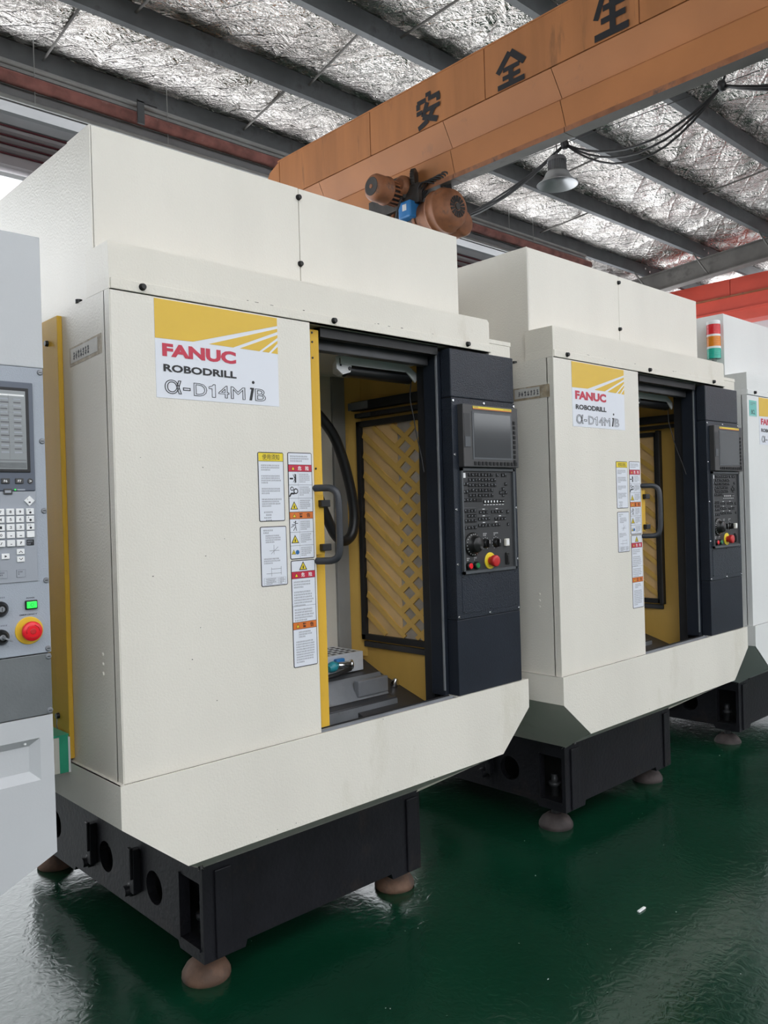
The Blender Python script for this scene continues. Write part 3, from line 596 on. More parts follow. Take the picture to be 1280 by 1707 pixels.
    # danger column
    x0, x1 = .508, .593; o = sticker(root, x0, x1, .941, 1.2405)
    band(o, x0+.001, x1-.001, 1.190, 1.208, 'redp', '\u5371\u9669', 'plainwhite'); band(o, x0+.001, x1-.001, 1.048, 1.0665, 'orangep', '\u8b66\u544a', 'blk')
    q = B(); tri_sign(q, x0+.042, 1.2205, .0165, Y); tag(q.done('pictogram', o), kind='stuff')
    q = B(); z = 1.182
    for n in (3, 6): small_print(q, x0+.008, x1-.008, z, n, .0046, Y, 'blk', rg, gap=.62); z -= n*.0075+.006
    quad(q, x0+.001, x1-.001, 1.1115, 1.1122, Y, 'blk'); small_print(q, x0+.008, x1-.008, 1.104, 5, .0046, Y, 'blk', rg, gap=.6)
    small_print(q, x0+.02, x1-.015, 1.041, 3, .0045, Y, 'blk', rg); small_print(q, x0+.010, x1-.006, 1.014, 9, .0044, Y, 'blk', rg, gap=.6)
    q.done('small_print', o, kind='stuff')

def build_control(root, full=True):
    Y = -.0075; X0, X1 = 1.184, 1.523
    q = B()
    q.box(X0, X1, Y, .0375, 1.745, 1.908, 'navy', .004); col = q.done('control_column', root)
    q = B(); q.box(X0, X1, Y-.0015, .0375, .999, 1.7435, 'navy', .002); q.done('panel_plate', col)
    q = B(); q.box(X0, X1, Y, .0375, ZA, .9975, 'navy2', .002); q.done('lower_cover', col)
    q = B(); q.box(X0+.004, X1-.004, Y+.004, .035, .75, 1.9, 'blackp'); q.box(1.33, X1-.002, .03, .36, .75, 1.905, 'navy2'); q.done('inner_core', col)
    q = B(); q.box(1.210, 1.503, Y-.003, Y, 1.017, 1.1465, 'navy', .0012); q.done('access_plate', col)
    for x, z in [(1.183+.007, 1.733), (1.349, 1.733), (1.515, 1.733), (1.192, 1.552), (1.192, 1.368), (1.192, 1.184), (1.192, 1.008), (1.353, 1.008), (1.515, 1.008), (1.515, 1.552), (1.515, 1.368), (1.515, 1.184)]:
        link('screw', SCREW, col, (x, Y-.0015, z))
    for x, z in [(1.216, 1.14), (1.497, 1.14), (1.216, 1.022), (1.497, 1.022), (1.355, 1.022), (1.355, 1.142)]:
        q = B(); q.lathe((0, 0, 0), (0, -1, 0), [(.0025, 0), (.002, .0015)], 'bolt', 8); q.done('small_screw', col, (x, Y-.003, z))
    # monitor
    q = B(); q.box(1.2115, 1.508, Y-.026, Y, 1.510, 1.722, 'monitor', .003); mon = q.done('monitor', root); F = Y-.026
    q = B(); q.box(1.257, 1.470, F-.0015, F+.001, 1.536, 1.700, 'frameg'); q.box(1.265, 1.462, F-.002, F, 1.543, 1.693, 'screenoff'); q.done('screen', mon)
    q = B(); q.box(1.262, 1.470, F-.0016, F, 1.7065, 1.7165, 'yelb'); q.box(1.262, 1.470, F-.0017, F, 1.7065, 1.7095, 'orangep'); q.done('yellow_strip', mon)
    put = B(); put_text(put, 'FANUC', 1.265, 1.290, 1.7115, 1.7152, F-.002, 'greyprint', bold=.02); put_text(put, 'Series 31i-MODEL B', 1.425, 1.466, 1.7112, 1.7152, F-.002, 'greyprint'); put.done('lettering', mon)
    q = B(); q.box(1.215, 1.245, F-.001, F, 1.575, 1.690, 'panelin'); q.box(1.218, 1.245, F-.0022, F, 1.578, 1.612, 'frameg'); q.done('card_slot', mon)
    q = B()
    for k in range(12): x = 1.263+k*.0198; q.box(x, x+.012, F-.003, F, 1.5165, 1.529, 'castin', .001)
    for k in range(9): z = 1.675-k*.0172; q.box(1.478, 1.489, F-.003, F, z-.012, z, 'castin', .001)
    tag(q.done('soft_keys', mon), kind='stuff')
    # key panel
    q = B(); a0, a1, c0, c1 = 1.214, 1.500, 1.150, 1.507
    for bx in ((a0, a0+.008, c0, c1), (a1-.008, a1, c0, c1), (a0, a1, c0, c0+.009), (a0, a1, c1-.009, c1)): q.box(bx[0], bx[1], Y-.011, Y, bx[2], bx[3], 'frameg')
    q.box(a0+.008, a1-.008, Y-.004, Y, c0+.009, c1-.009, 'panelin'); pan = q.done('key_panel', root); F = Y-.004
    q = B(); rg = random.Random(4)
    def key(x, z, w_=.0125, h=.0125, mat='castin', dot=True):
        q.box(x, x+w_, F-.003, F, z-h, z, mat, .0012)
        if dot:
            for k in range(2): xx = x+w_*rg.uniform(.15, .5); zz = z-h*rg.uniform(.15, .6); quad(q, xx, xx+w_*.28, zz-h*.12, zz, F-.0033, 'lightgrey')
    P_ = .0168
    key(1.2245, 1.491, .014, .017, 'plainwhite', False)
    for r in range(5):
        z = 1.491-r*.0176
        for c_ in range(8): key(1.254+c_*P_, z)
        if r in (1, 2): key(1.254+8*P_, z)
    key(1.4035+.0, 1.491); key(1.420+.012, 1.491); key(1.447, 1.491)
    for x, z in ((1.224, 1.4595), (1.240, 1.4595), (1.224, 1.433), (1.240, 1.433), (1.224, 1.405), (1.240, 1.405), (1.257, 1.405), (1.274, 1.405), (1.449, 1.4595), (1.434, 1.442), (1.419, 1.4295), (1.449, 1.4295), (1.434, 1.4205)): key(x, z)
    key(1.291, 1.405, .03, .0125, 'castin', False)
    for k in range(7):
        key(1.3305+k*.0165, 1.3985, .013, .0125, 'castin', False)
        if k < 5: q.box(1.334+k*.0165, 1.340+k*.0165, F-.0035, F, 1.389, 1.396, 'plainwhite')
        else: quad(q, 1.333+k*.0165, 1.341+k*.0165, 1.391, 1.393, F-.0035, 'plainwhite')
        quad(q, 1.332+k*.0165, 1.343+k*.0165, 1.3805, 1.3825, F-.0004, 'plainwhite')
    for r, (z, xs) in enumerate([(1.368, range(4)), (1.3515, (1, 2, 3)), (1.334, range(4)), (1.311, range(4))]):
        for c_ in xs: key(1.228+c_*.0165, z, .0125, .0115)
    for z, x0_, n in ((1.362, 1.306, 3), (1.339, 1.300, 4), (1.316, 1.300, 4), (1.362, 1.372, 4), (1.337, 1.388, 4), (1.316, 1.372, 3)):
        for c_ in range(n): key(x0_+c_*.0165, z, .0125, .011)
        quad(q, x0_-.002, x0_+n*.0165-.001, z+.0045, z+.0053, F-.0004, 'greyprint'); quad(q, x0_+n*.006, x0_+n*.006+.012, z+.0035, z+.006, F-.0006, 'plainwhite')
    key(1.4555, 1.362, .013, .014); key(1.4575, 1.316, .011, .011)
    q.box(1.226, 1.29, F-.0006, F, 1.3725, 1.3733, 'greyprint'); q.box(1.226, 1.29, F-.0006, F, 1.3165, 1.3172, 'greyprint')
    tag(q.done('keys', pan), kind='stuff')
    # dials
    q = B(); q.lathe((0, 0, 0), (0, -1, 0), [(.041, 0), (.041, .004), (.034, .007), (.028, .009), (.026, .026), (.024, .029), (.0, .030)], 'bolt', 32)
    for k in range(20):
        an = 2*PI*k/20+.4; q.box(.0355*math.cos(an)-.001, .0355*math.cos(an)+.001, -.0075, -.005, .0355*math.sin(an)-.001, .0355*math.sin(an)+.001, 'plainwhite')
    q.lathe((.009, -.028, -.012), (0, -1, 0), [(.006, 0), (.005, .006)], 'monitor', 12); q.done('pulse_dial', pan, (1.268, F, 1.248))
    for x in (1.335, 1.392):
        q = B(); q.lathe((0, 0, 0), (0, -1, 0), [(.017, 0), (.015, .010), (.013, .012)], 'bolt', 20); q.box(-.004, .004, -.020, -.010, -.013, .013, 'bolt', .001); q.box(-.0008, .0008, -.0205, -.019, 0, .012, 'plainwhite')
        for k in range(11): an = math.radians(-60+30*k); quad(q, .0205*math.cos(an)-.0009, .0205*math.cos(an)+.0009, .0205*math.sin(an)-.0012, .0205*math.sin(an)+.0012, -.0005, 'plainwhite')
        small_print(q, -.012, .014, .036, 2, .004, -.0005, 'plainwhite', rg); q.done('rotary_knob', pan, (x, F, 1.248))
    q = B(); q.box(-.0105, .0105, -.010, 0, -.013, .013, 'foam', .002); q.box(-.007, .007, -.011, -.009, -.009, .009, 'plainwhite'); q.done('white_button', pan, (1.447, F, 1.247))
    for nm, mt, x in (('red_button', 'redb', 1.243), ('green_button', 'green', 1.280)):
        q = B(); q.lathe((0, 0, 0), (0, -1, 0), [(.0135, 0), (.0135, .010), (.0115, .012)], 'bolt', 20); q.lathe((0, -.010, 0), (0, -1, 0), [(.0098, 0), (.0098, .003), (.008, .004)], mt, 20)
        small_print(q, -.007, .008, .028, 2, .0045, -.0003, 'plainwhite', rg); q.done(nm, pan, (x, F, 1.176))
    q = B(); q.lathe((0, 0, 0), (0, -1, 0), [(.029, 0), (.029, .002), (.027, .003)], 'yelb', 32); q.lathe((0, -.003, 0), (0, -1, 0), [(.014, 0), (.014, .012)], 'red', 24)
    q.lathe((0, -.014, 0), (0, -1, 0), [(.0185, 0), (.020, .003), (.020, .014), (.0185, .017), (.012, .018), (.0, .018)], 'red', 28); q.done('emergency_button', pan, (1.357, F, 1.187))
    q = B(); q.box(-.010, .010, -.006, 0, -.022, .022, 'bolt', .003); q.box(-.006, .006, -.009, -.005, -.016, .012, 'rubber', .002); q.done('port_cover', pan, (1.452, F, 1.190))

def build_base(root, foot='rust'):
    X0, X1, Y0, Y1_, ZT_, ZM, ZP = .336, 1.22, .233, 1.55, .374, .112, .092
    q = B()
    # side plate with a cut-out and round holes: outline stepped at the pads
    def side(x, xin):
        bm = bmesh.new()
        outline = [(Y0, ZP), (.37, ZP), (.38, ZM), (1.12, ZM), (1.13, ZP+.004), (Y1_, ZP+.004), (Y1_, ZT_), (Y0, ZT_)]
        loops = [[bm.verts.new((x, y, z)) for y, z in outline]]
        if xin > x:
            loops.append([bm.verts.new((x, y, z)) for y, z in ((.250, .132), (.358, .132), (.358, .318), (.250, .318))])
            for cy in (.523, .863, 1.297): loops.append([bm.verts.new((x, cy+.052*math.cos(a), .222+.052*math.sin(a))) for a in [2*PI*k/20 for k in range(20)]])
        edges = []
        for lp in loops: edges += [bm.edges.new((lp[i], lp[(i+1) % len(lp)])) for i in range(len(lp))]
        bmesh.ops.triangle_fill(bm, edges=edges, use_beauty=True)
        ret = bmesh.ops.extrude_face_region(bm, geom=bm.faces[:])
        for v in [g for g in ret['geom'] if isinstance(g, bmesh.types.BMVert)]: v.co.x = xin
        bm.verts.index_update()
        q.add([v.co[:] for v in bm.verts], [[v.index for v in f.verts] for f in bm.faces], 'cast'); bm.free()
    side(X0, X0+.03); side(X1, X1-.03)
    # front plate with pads
    q.prism([(X0+.03, ZP), (.475, ZP), (.482, ZM), (1.075, ZM), (1.082, ZP), (X1-.03, ZP), (X1-.03, ZT_), (X0+.03, ZT_)], 'y', Y0, Y0+.03, 'cast')
    q.box(X0+.03, X1-.03, Y1_-.03, Y1_, ZM, ZT_, 'cast'); q.box(X0+.03, X1-.03, Y0+.03, Y1_-.03, ZT_-.02, ZT_-.001, 'cast'); q.box(X0+.03, X1-.03, Y0+.03, Y1_-.03, ZM, ZM+.02, 'castin')
    q.box(X0+.14, X0+.16, Y0+.03, Y1_-.03, ZM, ZT_-.02, 'castin')
    base = q.done('base', root)
    for x in (.374, 1.150):
        q = B(); q.box(x, x+.055, Y0-.008, Y0+.001, ZP+.004, .352, 'cast', .003); q.done('raised_pad', base)
    q = B(); q.box(X0-.006, X0+.002, .357, .364, .124, .322, 'cast'); q.box(X0-.005, X0+.002, .250, .362, .122, .132, 'cast'); q.done('recess_rim', base)
    for y in (.628, .950):
        q = B(); q.box(X0-.024, X0+.001, y-.014, y+.014, .178, .318, 'cast', .003); q.box(X0-.032, X0-.02, y-.011, y+.011, .225, .325, 'cast', .003); q.done('lug', base)
    for y in (.668, .985):
        q = B(); q.lathe((X0, y, .175), (-1, 0, 0), [(.024, 0), (.024, .012), (.018, .014), (.018, .034)], 'cast', 8); q.done('plug_bolt', base)
    for k, (x, y) in enumerate(((.398, .330), (1.242-.05, .345), (.398, 1.46), (1.15, 1.46))):
        mt = foot
        q = B(); q.lathe((x, y, 0), (0, 0, 1), [(.070, 0), (.073, .006), (.072, .018), (.060, .038), (.038, .054), (.028, .058)], mt, 28); f = q.done('levelling_foot', root)
        q = B(); q.lathe((x, y, .054), (0, 0, 1), [(.018, 0), (.018, .12), (.026, .121), (.026, .136), (.015, .137), (.015, .17)], 'steeld', 12); q.done('adjusting_bolt', f)

def build_interior(root, wy0, wy1, wsolid, post):
    q = B(); q.box(.15, 1.36, .64, .66, .56, 1.96, 'cream2'); q.box(.03, .05, .06, .64, .66, 1.96, 'cream2'); q.box(.05, .15, .64, .66, .66, 1.96, 'cream2'); q.box(.03, 1.36, .10, .66, 1.955, 1.97, 'cream2'); q.done('inner_casing', root)
    q = B(); q.box(1.302, 1.32, .10, .64, .56, 1.955, 'yellowin'); q.box(1.262, 1.302, .05, .10, .56, 1.955, 'yellowin') if 0 else None; q.prism([(1.30, .575), (1.302, .64), (1.262, .64), (1.262, .634)], 'z', .80, 1.95, 'yellowin'); wl = q.done('yellow_side_wall', root)
    q = B(); q.box(1.20, 1.262, .625, .64, .78, 1.95, 'conduit', .003); q.done('corner_trim', root)
    q = B(); q.box(.15, 1.302, .06, .64, .56, .60, 'steeld'); q.prism([(.06, .60), (.64, .60), (.64, .80), (.50, .74)], 'x', 1.0, 1.302, 'steeld'); q.done('sump_tray', root)
    # lattice window on the side wall
    XW = 1.300
    zl, zh = .868, 1.722; fr = .022
    q = B()
    for bx in ((wy0, wy0+fr, zl, zh), (wy1-fr, wy1, zl, zh), (wy0, wy1, zl, zl+fr), (wy0, wy1, zh-fr, zh)): q.box(XW-.022, XW, bx[0], bx[1], bx[2], bx[3], 'blackp', .002)
    q.box(XW-.012, XW+.001, wy0, wy1, zl-.03, zl-.008, 'steeld', .003)
    if post: q.box(XW-.034, XW, wy0-.012, wy0+.006, zl-.005, zh+.005, 'blackp', .003); q.box(XW-.036, XW-.03, wy0-.016, wy0-.010, zl, zh, 'steeld')
    win = q.done('lattice_window', root)
    q = B(); q.box(XW-.003, XW, wy0+fr, wy1-fr, zl+fr, zh-fr, 'browngrey'); q.done('backing_mesh', win)
    ay0, ay1, az0, az1 = wy0+fr, wy1-fr, zl+fr, zh-fr
    def clipbar(y, z, dy, dz, w_, x0, x1, nm, mat, ylim=None):
        lo_, hi_ = (ay0 if ylim is None else ylim[0]), (ay1 if ylim is None else ylim[1])
        ts = []
        t0, t1 = -5., 5.
        for p, d, l, h in ((y, dy, lo_, hi_), (z, dz, az0, az1)):
            if abs(d) > 1e-9:
                a_, c_ = (l-p)/d, (h-p)/d; t0 = max(t0, min(a_, c_)); t1 = min(t1, max(a_, c_))
        if t1-t0 < .02: return
        n = Vector((-dz, dy)).normalized()*w_/2; A = Vector((y+dy*t0, z+dz*t0)); Bq = Vector((y+dy*t1, z+dz*t1))
        cl = lambda p: (min(max(p.x, ay0), ay1), min(max(p.y, az0), az1))
        q = B(); q.prism([cl(A-n), cl(Bq-n), cl(Bq+n), cl(A+n)], 'x', x0, x1, mat); q.done(nm, win)
    # solid ribbed half towards the back
    ysplit = ay1-wsolid
    q = B(); q.prism([(ysplit+.012, az0), (ay1, az0), (ay1, az1), (ysplit+.012, az1)], 'x', XW-.0050, XW-.003, 'tan'); q.done('solid_sheet', win)
    sl = .75
    nrow = int((az1-az0)/.078)+8
    for k in range(nrow):
        z0 = az0-.30+k*.078
        clipbar(ay1, z0+.30, -1, -sl, .027, XW-.011, XW-.005, 'slat', 'yellowin')
        clipbar(ay0, z0, 1, -sl, .024, XW-.0105, XW-.0045, 'slat', 'yellowin', (ay0, ysplit+.02))
    for k in range(int((az1-az0)/.156)):
        pass
    # black slide rails with bright bracket above the window
    q = B(); q.box(XW-.03, XW, .12, .60, 1.765, 1.800, 'blackp', .002); q.box(XW-.032, XW-.028, .50, .615, 1.768, 1.797, 'steel'); q.done('slide_rail', root)
    q = B(); q.box(XW-.035, XW-.0, .12, .575, 1.735, 1.752, 'blackp', .002); q.box(XW-.037, XW-.034, .48, .56, 1.737, 1.750, 'steeld'); q.done('guide_rail', root)
    # header bars above the door opening
    q = B(); q.box(.662, 1.165, .030, .060, 1.888, 1.955, 'blackp'); q.box(.05, 1.165, .075, .105, 1.858, 1.955, 'steeld', .003); q.done('door_header', root)
    # bellows / table stack
    q = B(); q.box(.35, 1.19, .30, .50, .640, .700, 'steeld', .004); q.box(.35, 1.19, .298, .302, .648, .694, 'steel'); q.done('table_base', root)
    q = B(); q.prism([(.36, .70), (.62, .70), (.62, .79), (.40, .775)], 'x', .35, 1.20, 'steeld'); q.prism([(.352, .702), (.372, .702), (.404, .772), (.398, .776)], 'x', .35, 1.198, 'steel'); q.box(1.05, 1.195, .350, .375, .712, .768, 'steel', .003); q.done('saddle', root)
    q = B(); q.box(.45, 1.165, .45, .62, .782, .852, 'table', .003); tb = q.done('work_table', root)
    q = B()
    for i in range(10):
        for j in range(5): q.box(1.145-i*.032-.018, 1.145-i*.032, .465+j*.03, .480+j*.03, .8515, .8525, 'castin')
    tag(q.done('table_slots', tb), kind='stuff')
    q = B(); q.box(1.02, 1.30, .30, .36, .60, .668, 'steeld', .004); q.prism([(.20, .60), (.30, .60), (.30, .66)], 'x', .9, 1.30, 'steeld'); q.done('chip_guard', root)
    # coolant nozzle
    q = B(); q.cyl((1.27, .40, .60), (1.27, .40, .71), .014, 'steeld', 12); q.lathe((1.27, .40, .71), (.2, -.3, 1), [(.014, 0), (.018, .01), (.008, .03)], 'chrome', 12); q.done('coolant_nozzle', root)
    # big hose
    q = B(); q.tube(smooth_path([(.62, .62, 1.93), (.78, .54, 1.86), (.90, .50, 1.80), (.98, .50, 1.76), (1.047, .50, 1.708), (1.107, .50, 1.633), (1.155, .50, 1.511), (1.184, .50, 1.375), (1.172, .50, 1.290), (1.131, .50, 1.262), (1.088, .50, 1.288), (1.048, .5, 1.356), (1.0, .5, 1.45), (.94, .52, 1.54), (.84, .57, 1.62), (.72, .635, 1.66)], 6), .0195, 'rubber', 12); q.done('hose', root)

def build_lamp(root):
    t = link('work_lamp', None, root, (-.0015, -.056, .165)); t.scale = (.9, .9, .9)
    q = B(); q.box(.94, 1.262, .232, .236, 1.866, 1.925, 'plainwhite'); q.done('mounting_plate', t)
    q = B(); q.lathe((.985, .270, 1.852), (1, 0, 0), [(.023, 0), (.023, .33)], 'rubber', 20); q.box(.99, 1.31, .2475, .2485, 1.851, 1.856, 'bezel'); q.done('tube_housing', t)
    pl = [(.262, 1.890), (.290, 1.900), (.318, 1.880), (.318, 1.846), (.290, 1.832), (.262, 1.842)]
    for x0, x1 in ((.972, .985), (1.315, 1.328)):
        q = B(); q.prism(pl, 'x', x0, x1, 'plainwhite'); q.done('end_bracket', t)
    q = B(); q.prism([(.925, 1.893), (.962, 1.902), (.998, 1.874), (.990, 1.842), (.955, 1.831), (.925, 1.850)], 'y', .240, .246, 'plainwhite'); q.lathe((.985, .240, 1.855), (0, -1, 0), [(.007, 0), (.007, .004)], 'bolt', 8); q.box(.94, .948, .2385, .2405, 1.86, 1.888, 'castin'); q.done('cover_plate', t)
    q = B(); q.prism([(1.255, 1.895), (1.275, 1.898), (1.330, 1.868), (1.332, 1.845), (1.322, 1.832), (1.300, 1.850), (1.262, 1.880)], 'y', .240, .246, 'plainwhite'); q.done('cover_plate', t)
    q = B(); q.tube(smooth_path([(1.318, .26, 1.835), (1.30, .25, 1.77), (1.295, .23, 1.70), (1.28, .20, 1.62), (1.26, .16, 1.54), (1.24, .13, 1.48)], 6), .0022, 'cable', 6); q.done('power_cord', t)

def build_machine(loc, label, opts):
    root = thing('machining_center', label, 'machine', loc)
    cm = opts.get('cream', 'cream'); cw = opts.get('cream2', 'cream2')
    # front panel and side panel
    q = B(); q.box(.0025, .60, .0, .026, ZB, ZT-.0015, cm, .0015); fp = q.done('front_panel', root)
    q = B(); q.box(.0, .002, .0005, .03, ZB, ZT, cm); q.box(.0, .022, .0265, EN, ZB, ZT, cm); sp = q.done('side_panel', root)
    for z in (.995, 1.018, 1.042):
        q = B(); q.lathe((0, .09, z), (-1, 0, 0), [(.005, 0), (.004, .003)], cm, 8); q.done('rivet', sp)
    q = B(); q.lathe((0.004, .178, ZT), (0, 0, 1), [(.009, 0), (.009, .009)], 'bolt', 8); q.done('top_bolt', sp)
    q = B(); q.box(1.50, 1.522, .36, EN, ZB, ZT, cm, .002); q.box(.022, 1.50, EN-.02, EN, ZB, ZT, cm); q.done('rear_casing', root)
    # door post and black jamb
    q = B(); q.box(1.168, 1.30, .040, .106, ZA-.005, 1.905, 'navy2', .006); q.box(1.1655, 1.170, .040, .046, .76, 1.90, 'steel'); q.done('door_post', root)
    q = B(); q.box(1.185, 1.30, .108, .15, .62, 1.905, 'blackp'); q.done('door_jamb', root)
    # sliding door
    xe = opts['door']
    q = B(); q.box(.08, xe-.03, .030, .050, .748, 1.905, cm); dr = q.done('sliding_door', root)
    q = B(); q.box(xe-.032, xe, .028, .056, .736, 1.905, 'yellow', .002); q.done('door_edge', dr)
    for z in (1.895, 1.868, 1.822, 1.50):
        q = B(); q.lathe((0, 0, 0), (0, -1, 0), [(.0035, 0), (.003, .002)], 'bolt', 8); q.done('screw', dr, (xe-.025, .028, z))
    q = B(); q.box(.598, .6355, .004, .010, 1.252, 1.424, 'yellow', .001); q.box(.590, .600, .010, .028, 1.252, 1.424, 'yellow'); q.done('handle_bracket', dr)
    q = B(); hx = .630
    q.tube(smooth_path([(.60, .010, 1.442), (.612, -.020, 1.442), (.626, -.043, 1.440), (.634, -.058, 1.425), (.636, -.062, 1.39), (.636, -.062, 1.34), (.636, -.062, 1.29), (.634, -.058, 1.250), (.626, -.043, 1.236), (.612, -.020, 1.234), (.60, .010, 1.234)], 4), .0105, 'handle', 10)
    for z in (1.398, 1.272): q.box(.615, .648, -.012, .004, z-.010, z+.010, 'rubber', .002)
    q.done('handle', dr)
    # hood, top box, upper trim
    q = B(); q.prism([(.0, 1.9175), (.002, 1.947), (.0, 2.030), (1.393, 2.030), (1.4015, 2.020), (1.4015, 1.947), (1.4015, 1.9175)], 'y', .0, .125, cw); hd = q.done('hood', root)
    q = B(); q.box(.004, 1.408, -.0035, .02, 1.9175, 1.9435, cw, .0015); q.done('hood_flange', hd)
    for x in (.084, .687, 1.28): link('bolt', BOLT, hd, (x, -.0035, 1.9315))
    q = B(); q.box(1.402, 1.522, .004, .12, 1.9085, 1.9505, cw, .001); q.box(1.394, 1.526, .003, .125, 1.951, 1.966, cw, .001); q.lathe((1.455, .06, 1.966), (0, 0, 1), [(.007, 0), (.007, .006)], 'bolt', 8); q.done('upper_trim', root)
    q = B(); q.box(.022, 1.5, .12, EN, 1.90, 1.917, cm); q.done('roof_plate', root)
    q = B(); q.box(.0186, .6645, .1185, EN, 1.917, ZTOP, cm, .002); tb = q.done('top_box', root)
    q = B(); q.box(.6665, 1.3796, .1185, EN, 1.917, ZTOP-.001, cm, .002); q.done('box_panel', tb)
    q = B(); q.box(.0170, .022, .1185, .1175+.135, 1.917, ZTOP, cm); q.done('side_strip', tb)
    q = B(); q.box(.03, 1.37, .13, EN-.01, 1.92, ZTOP-.006, cm); q.done('box_core', tb)
    for x, z in ((.664, 2.322), (.664, 2.122)): link('bolt', BOLT, tb, (x, .1185, z))
    q = B(); q.lathe((.84, .115, 2.030), (0, 0, 1), [(.007, 0), (.007, .006)], 'bolt', 8); q.done('small_bolt', tb)
    # apron
    xa, xr, ya = -.015, 1.550, -.016
    q = B()
    front = [(xa, ZA), (xa, ZS), (.155, ZL), (1.395, ZL), (xr, ZS), (xr, ZA)]
    q.prism(front, 'y', ya, ya+.006, cm); apr = q.done('apron', root)
    q = B(); q.box(xa, xa+.006, ya+.0062, EN, ZS, ZA-.001, cm); q.box(xa+.001, .0, ya+.006, EN, ZA-.008, ZA-.001, cm); q.done('apron_side', apr)
    q = B(); q.box(xr-.006, xr, ya+.0062, EN, ZS, ZA-.001, cm); q.done('apron_side', apr)
    q = B(); q.add([(xa, ya+.007, ZS), (xa, EN, ZS), (.345, EN, .362), (.345, .235, .362), (.155, ya+.007, ZL)], [(0, 1, 2, 3, 4)], cm); q.done('underside', apr)
    q = B(); q.add([(xr, ya+.007, ZS), (xr, EN, ZS), (1.205, EN, .362), (1.205, .235, .362), (1.395, ya+.007, ZL)], [(4, 3, 2, 1, 0)], cm); q.done('underside', apr)
    q = B(); q.add([(.155, ya+.003, ZL), (1.395, ya+.003, ZL), (1.215, .228, .374), (.330, .228, .374)], [(0, 1, 2, 3)], cm)
    q.add([(.330, .228, .374), (1.215, .228, .374), (1.215, .245, .360), (.330, .245, .360)], [(0, 1, 2, 3)], cm); q.done('front_skirt', apr)
    q = B(); q.lathe((.285, .150, .4125), (0, -.47, -.88), [(.007, -.004), (.007, .006)], 'bolt', 8); q.done('bolt', apr)
    q = B(); q.box(.60, 1.184, ya+.006, .05, ZA-.012, ZA-.004, 'steel'); q.box(.60, 1.17, .010, .014, ZA-.004, ZA+.003, 'steel'); q.box(.60, 1.17, .026, .030, ZA-.004, ZA+.003, 'blackp'); q.done('door_sill', root)
    q = B(); q.box(1.184, 1.54, ya+.006, .05, ZA-.010, ZA-.001, cm); q.done('sill_plate', root)
    build_base(root, opts.get('foot', 'footd')); build_control(root)
    build_interior(root, *opts['win']); build_lamp(root)
    lx = opts.get('logo', .115)
    build_logo(root, lx, lx+.369, 1.6675, 1.9115)
    build_stickers(root)
    rg = random.Random(int(loc[0]*10)+3); q = B()
    for k in range(26):
        if k < 9: x, z, y = rg.uniform(.1, 1.3), 1.9445+rg.uniform(-.001, .001), -.0038
        elif k < 17: x, z, y = rg.uniform(.05, 1.5), rg.choice((ZL+.006, ZA-.006, ZL+.012)), -.0163
        else: x, z, y = rg.uniform(.03, .58), rg.uniform(.8, 1.6), -.0003
        if y < -.01 and (x < .19 or x > 1.36): continue
        w_ = rg.uniform(.002, .012 if k < 9 else .004); quad(q, x, x+w_, z, z+rg.uniform(.0008, .002), y, 'greasy')
    tag(q.done('paint_chips', root), kind='stuff')
    # yellow side door
    if opts.get('sidedoor', True):
        q = B(); q.box(-.014, -.0005, .275, EN-.05, .752, 1.903, 'yellow', .002); sd = q.done('yellow_side_door', root)
        for z in (1.84, .855): q = B(); q.lathe((-.014, .34, z), (-1, 0, 0), [(.008, 0), (.007, .008)], 'bolt', 10); q.done('bolt', sd)
        q = B(); q.tube([(-.019, .34, .852), (-.019, .345, .83), (-.0185, .338, .815)], .0014, 'steel', 5); q.done('wire_tie', sd)
    # rear column, narrower than the enclosure
    q = B(); q.box(.58, 1.12, EN+.002, 1.50, .374, 2.15, cm, .004); q.done('rear_cabinet', root)
    # taped paper slip on the side
    y0, y1, za, dz, br = opts['tape']
    q = B(); P = lambda y, z: (-.0012, y, z+dz*(y-y0))
    def slab(y0_, y1_, z0_, z1_, mat, th):
        q.add([(-.0002-th, a_, z_+dz*(a_-y0)) for a_, z_ in ((y0_, z0_), (y1_, z0_), (y1_, z1_), (y0_, z1_))]+[(-.0002, a_, z_+dz*(a_-y0)) for a_, z_ in ((y0_, z0_), (y1_, z0_), (y1_, z1_), (y0_, z1_))],
              [(0, 1, 2, 3), (7, 6, 5, 4), (0, 4, 5, 1), (1, 5, 6, 2), (2, 6, 7, 3), (3, 7, 4, 0)], mat)
    slab(y0, y1, za, za+.048, 'tapebrown', .0005); slab(y0+br, y1-.006, za+.008, za+.043, 'paper', .0010); tp = q.done('tape_slip', root)
    q = B(); rg = random.Random(9)
    for k in range(7):
        yy = y1-.024-k*.014
        for j in range(4): s0 = yy+rg.uniform(-.001, .002); zz = za+.015+rg.uniform(0, .016)+dz*(yy-y0); q.box(-.0018, -.0013, s0-.008, s0, zz, zz+.0022, 'greyprint')
        q.box(-.0018, -.0013, yy-.005, yy-.003, za+.014+dz*(yy-y0), za+.034+dz*(yy-y0), 'greyprint')
    tag(q.done('small_print', tp), kind='stuff')
    return root
m1 = build_machine((0, 0, 0), 'nearest cream machining centre, full height in view, with yellow door edge showing', dict(door=.654, win=(.150, .583, .205, False), foot='rust', tape=(.046, .232, 1.772, -.05, .022)))
m2 = build_machine((1.6572, -.0868, 0), 'second cream machining centre, standing between the nearest machine and the one with a stack light', dict(door=.60, win=(.288, .62, .30, True), foot='footd', sidedoor=True, tape=(.018, .184, 1.772, 0., .045)))
m3 = build_machine((3.3425, -.0742, -.012), 'third machining centre at the right edge with stack light and teal tag', dict(door=.60, win=(.288, .62, .30, True), foot='footd', logo=.139, cream='cream3', cream2='cream3', tape=(.3, .4, 1.6, 0, .02)))
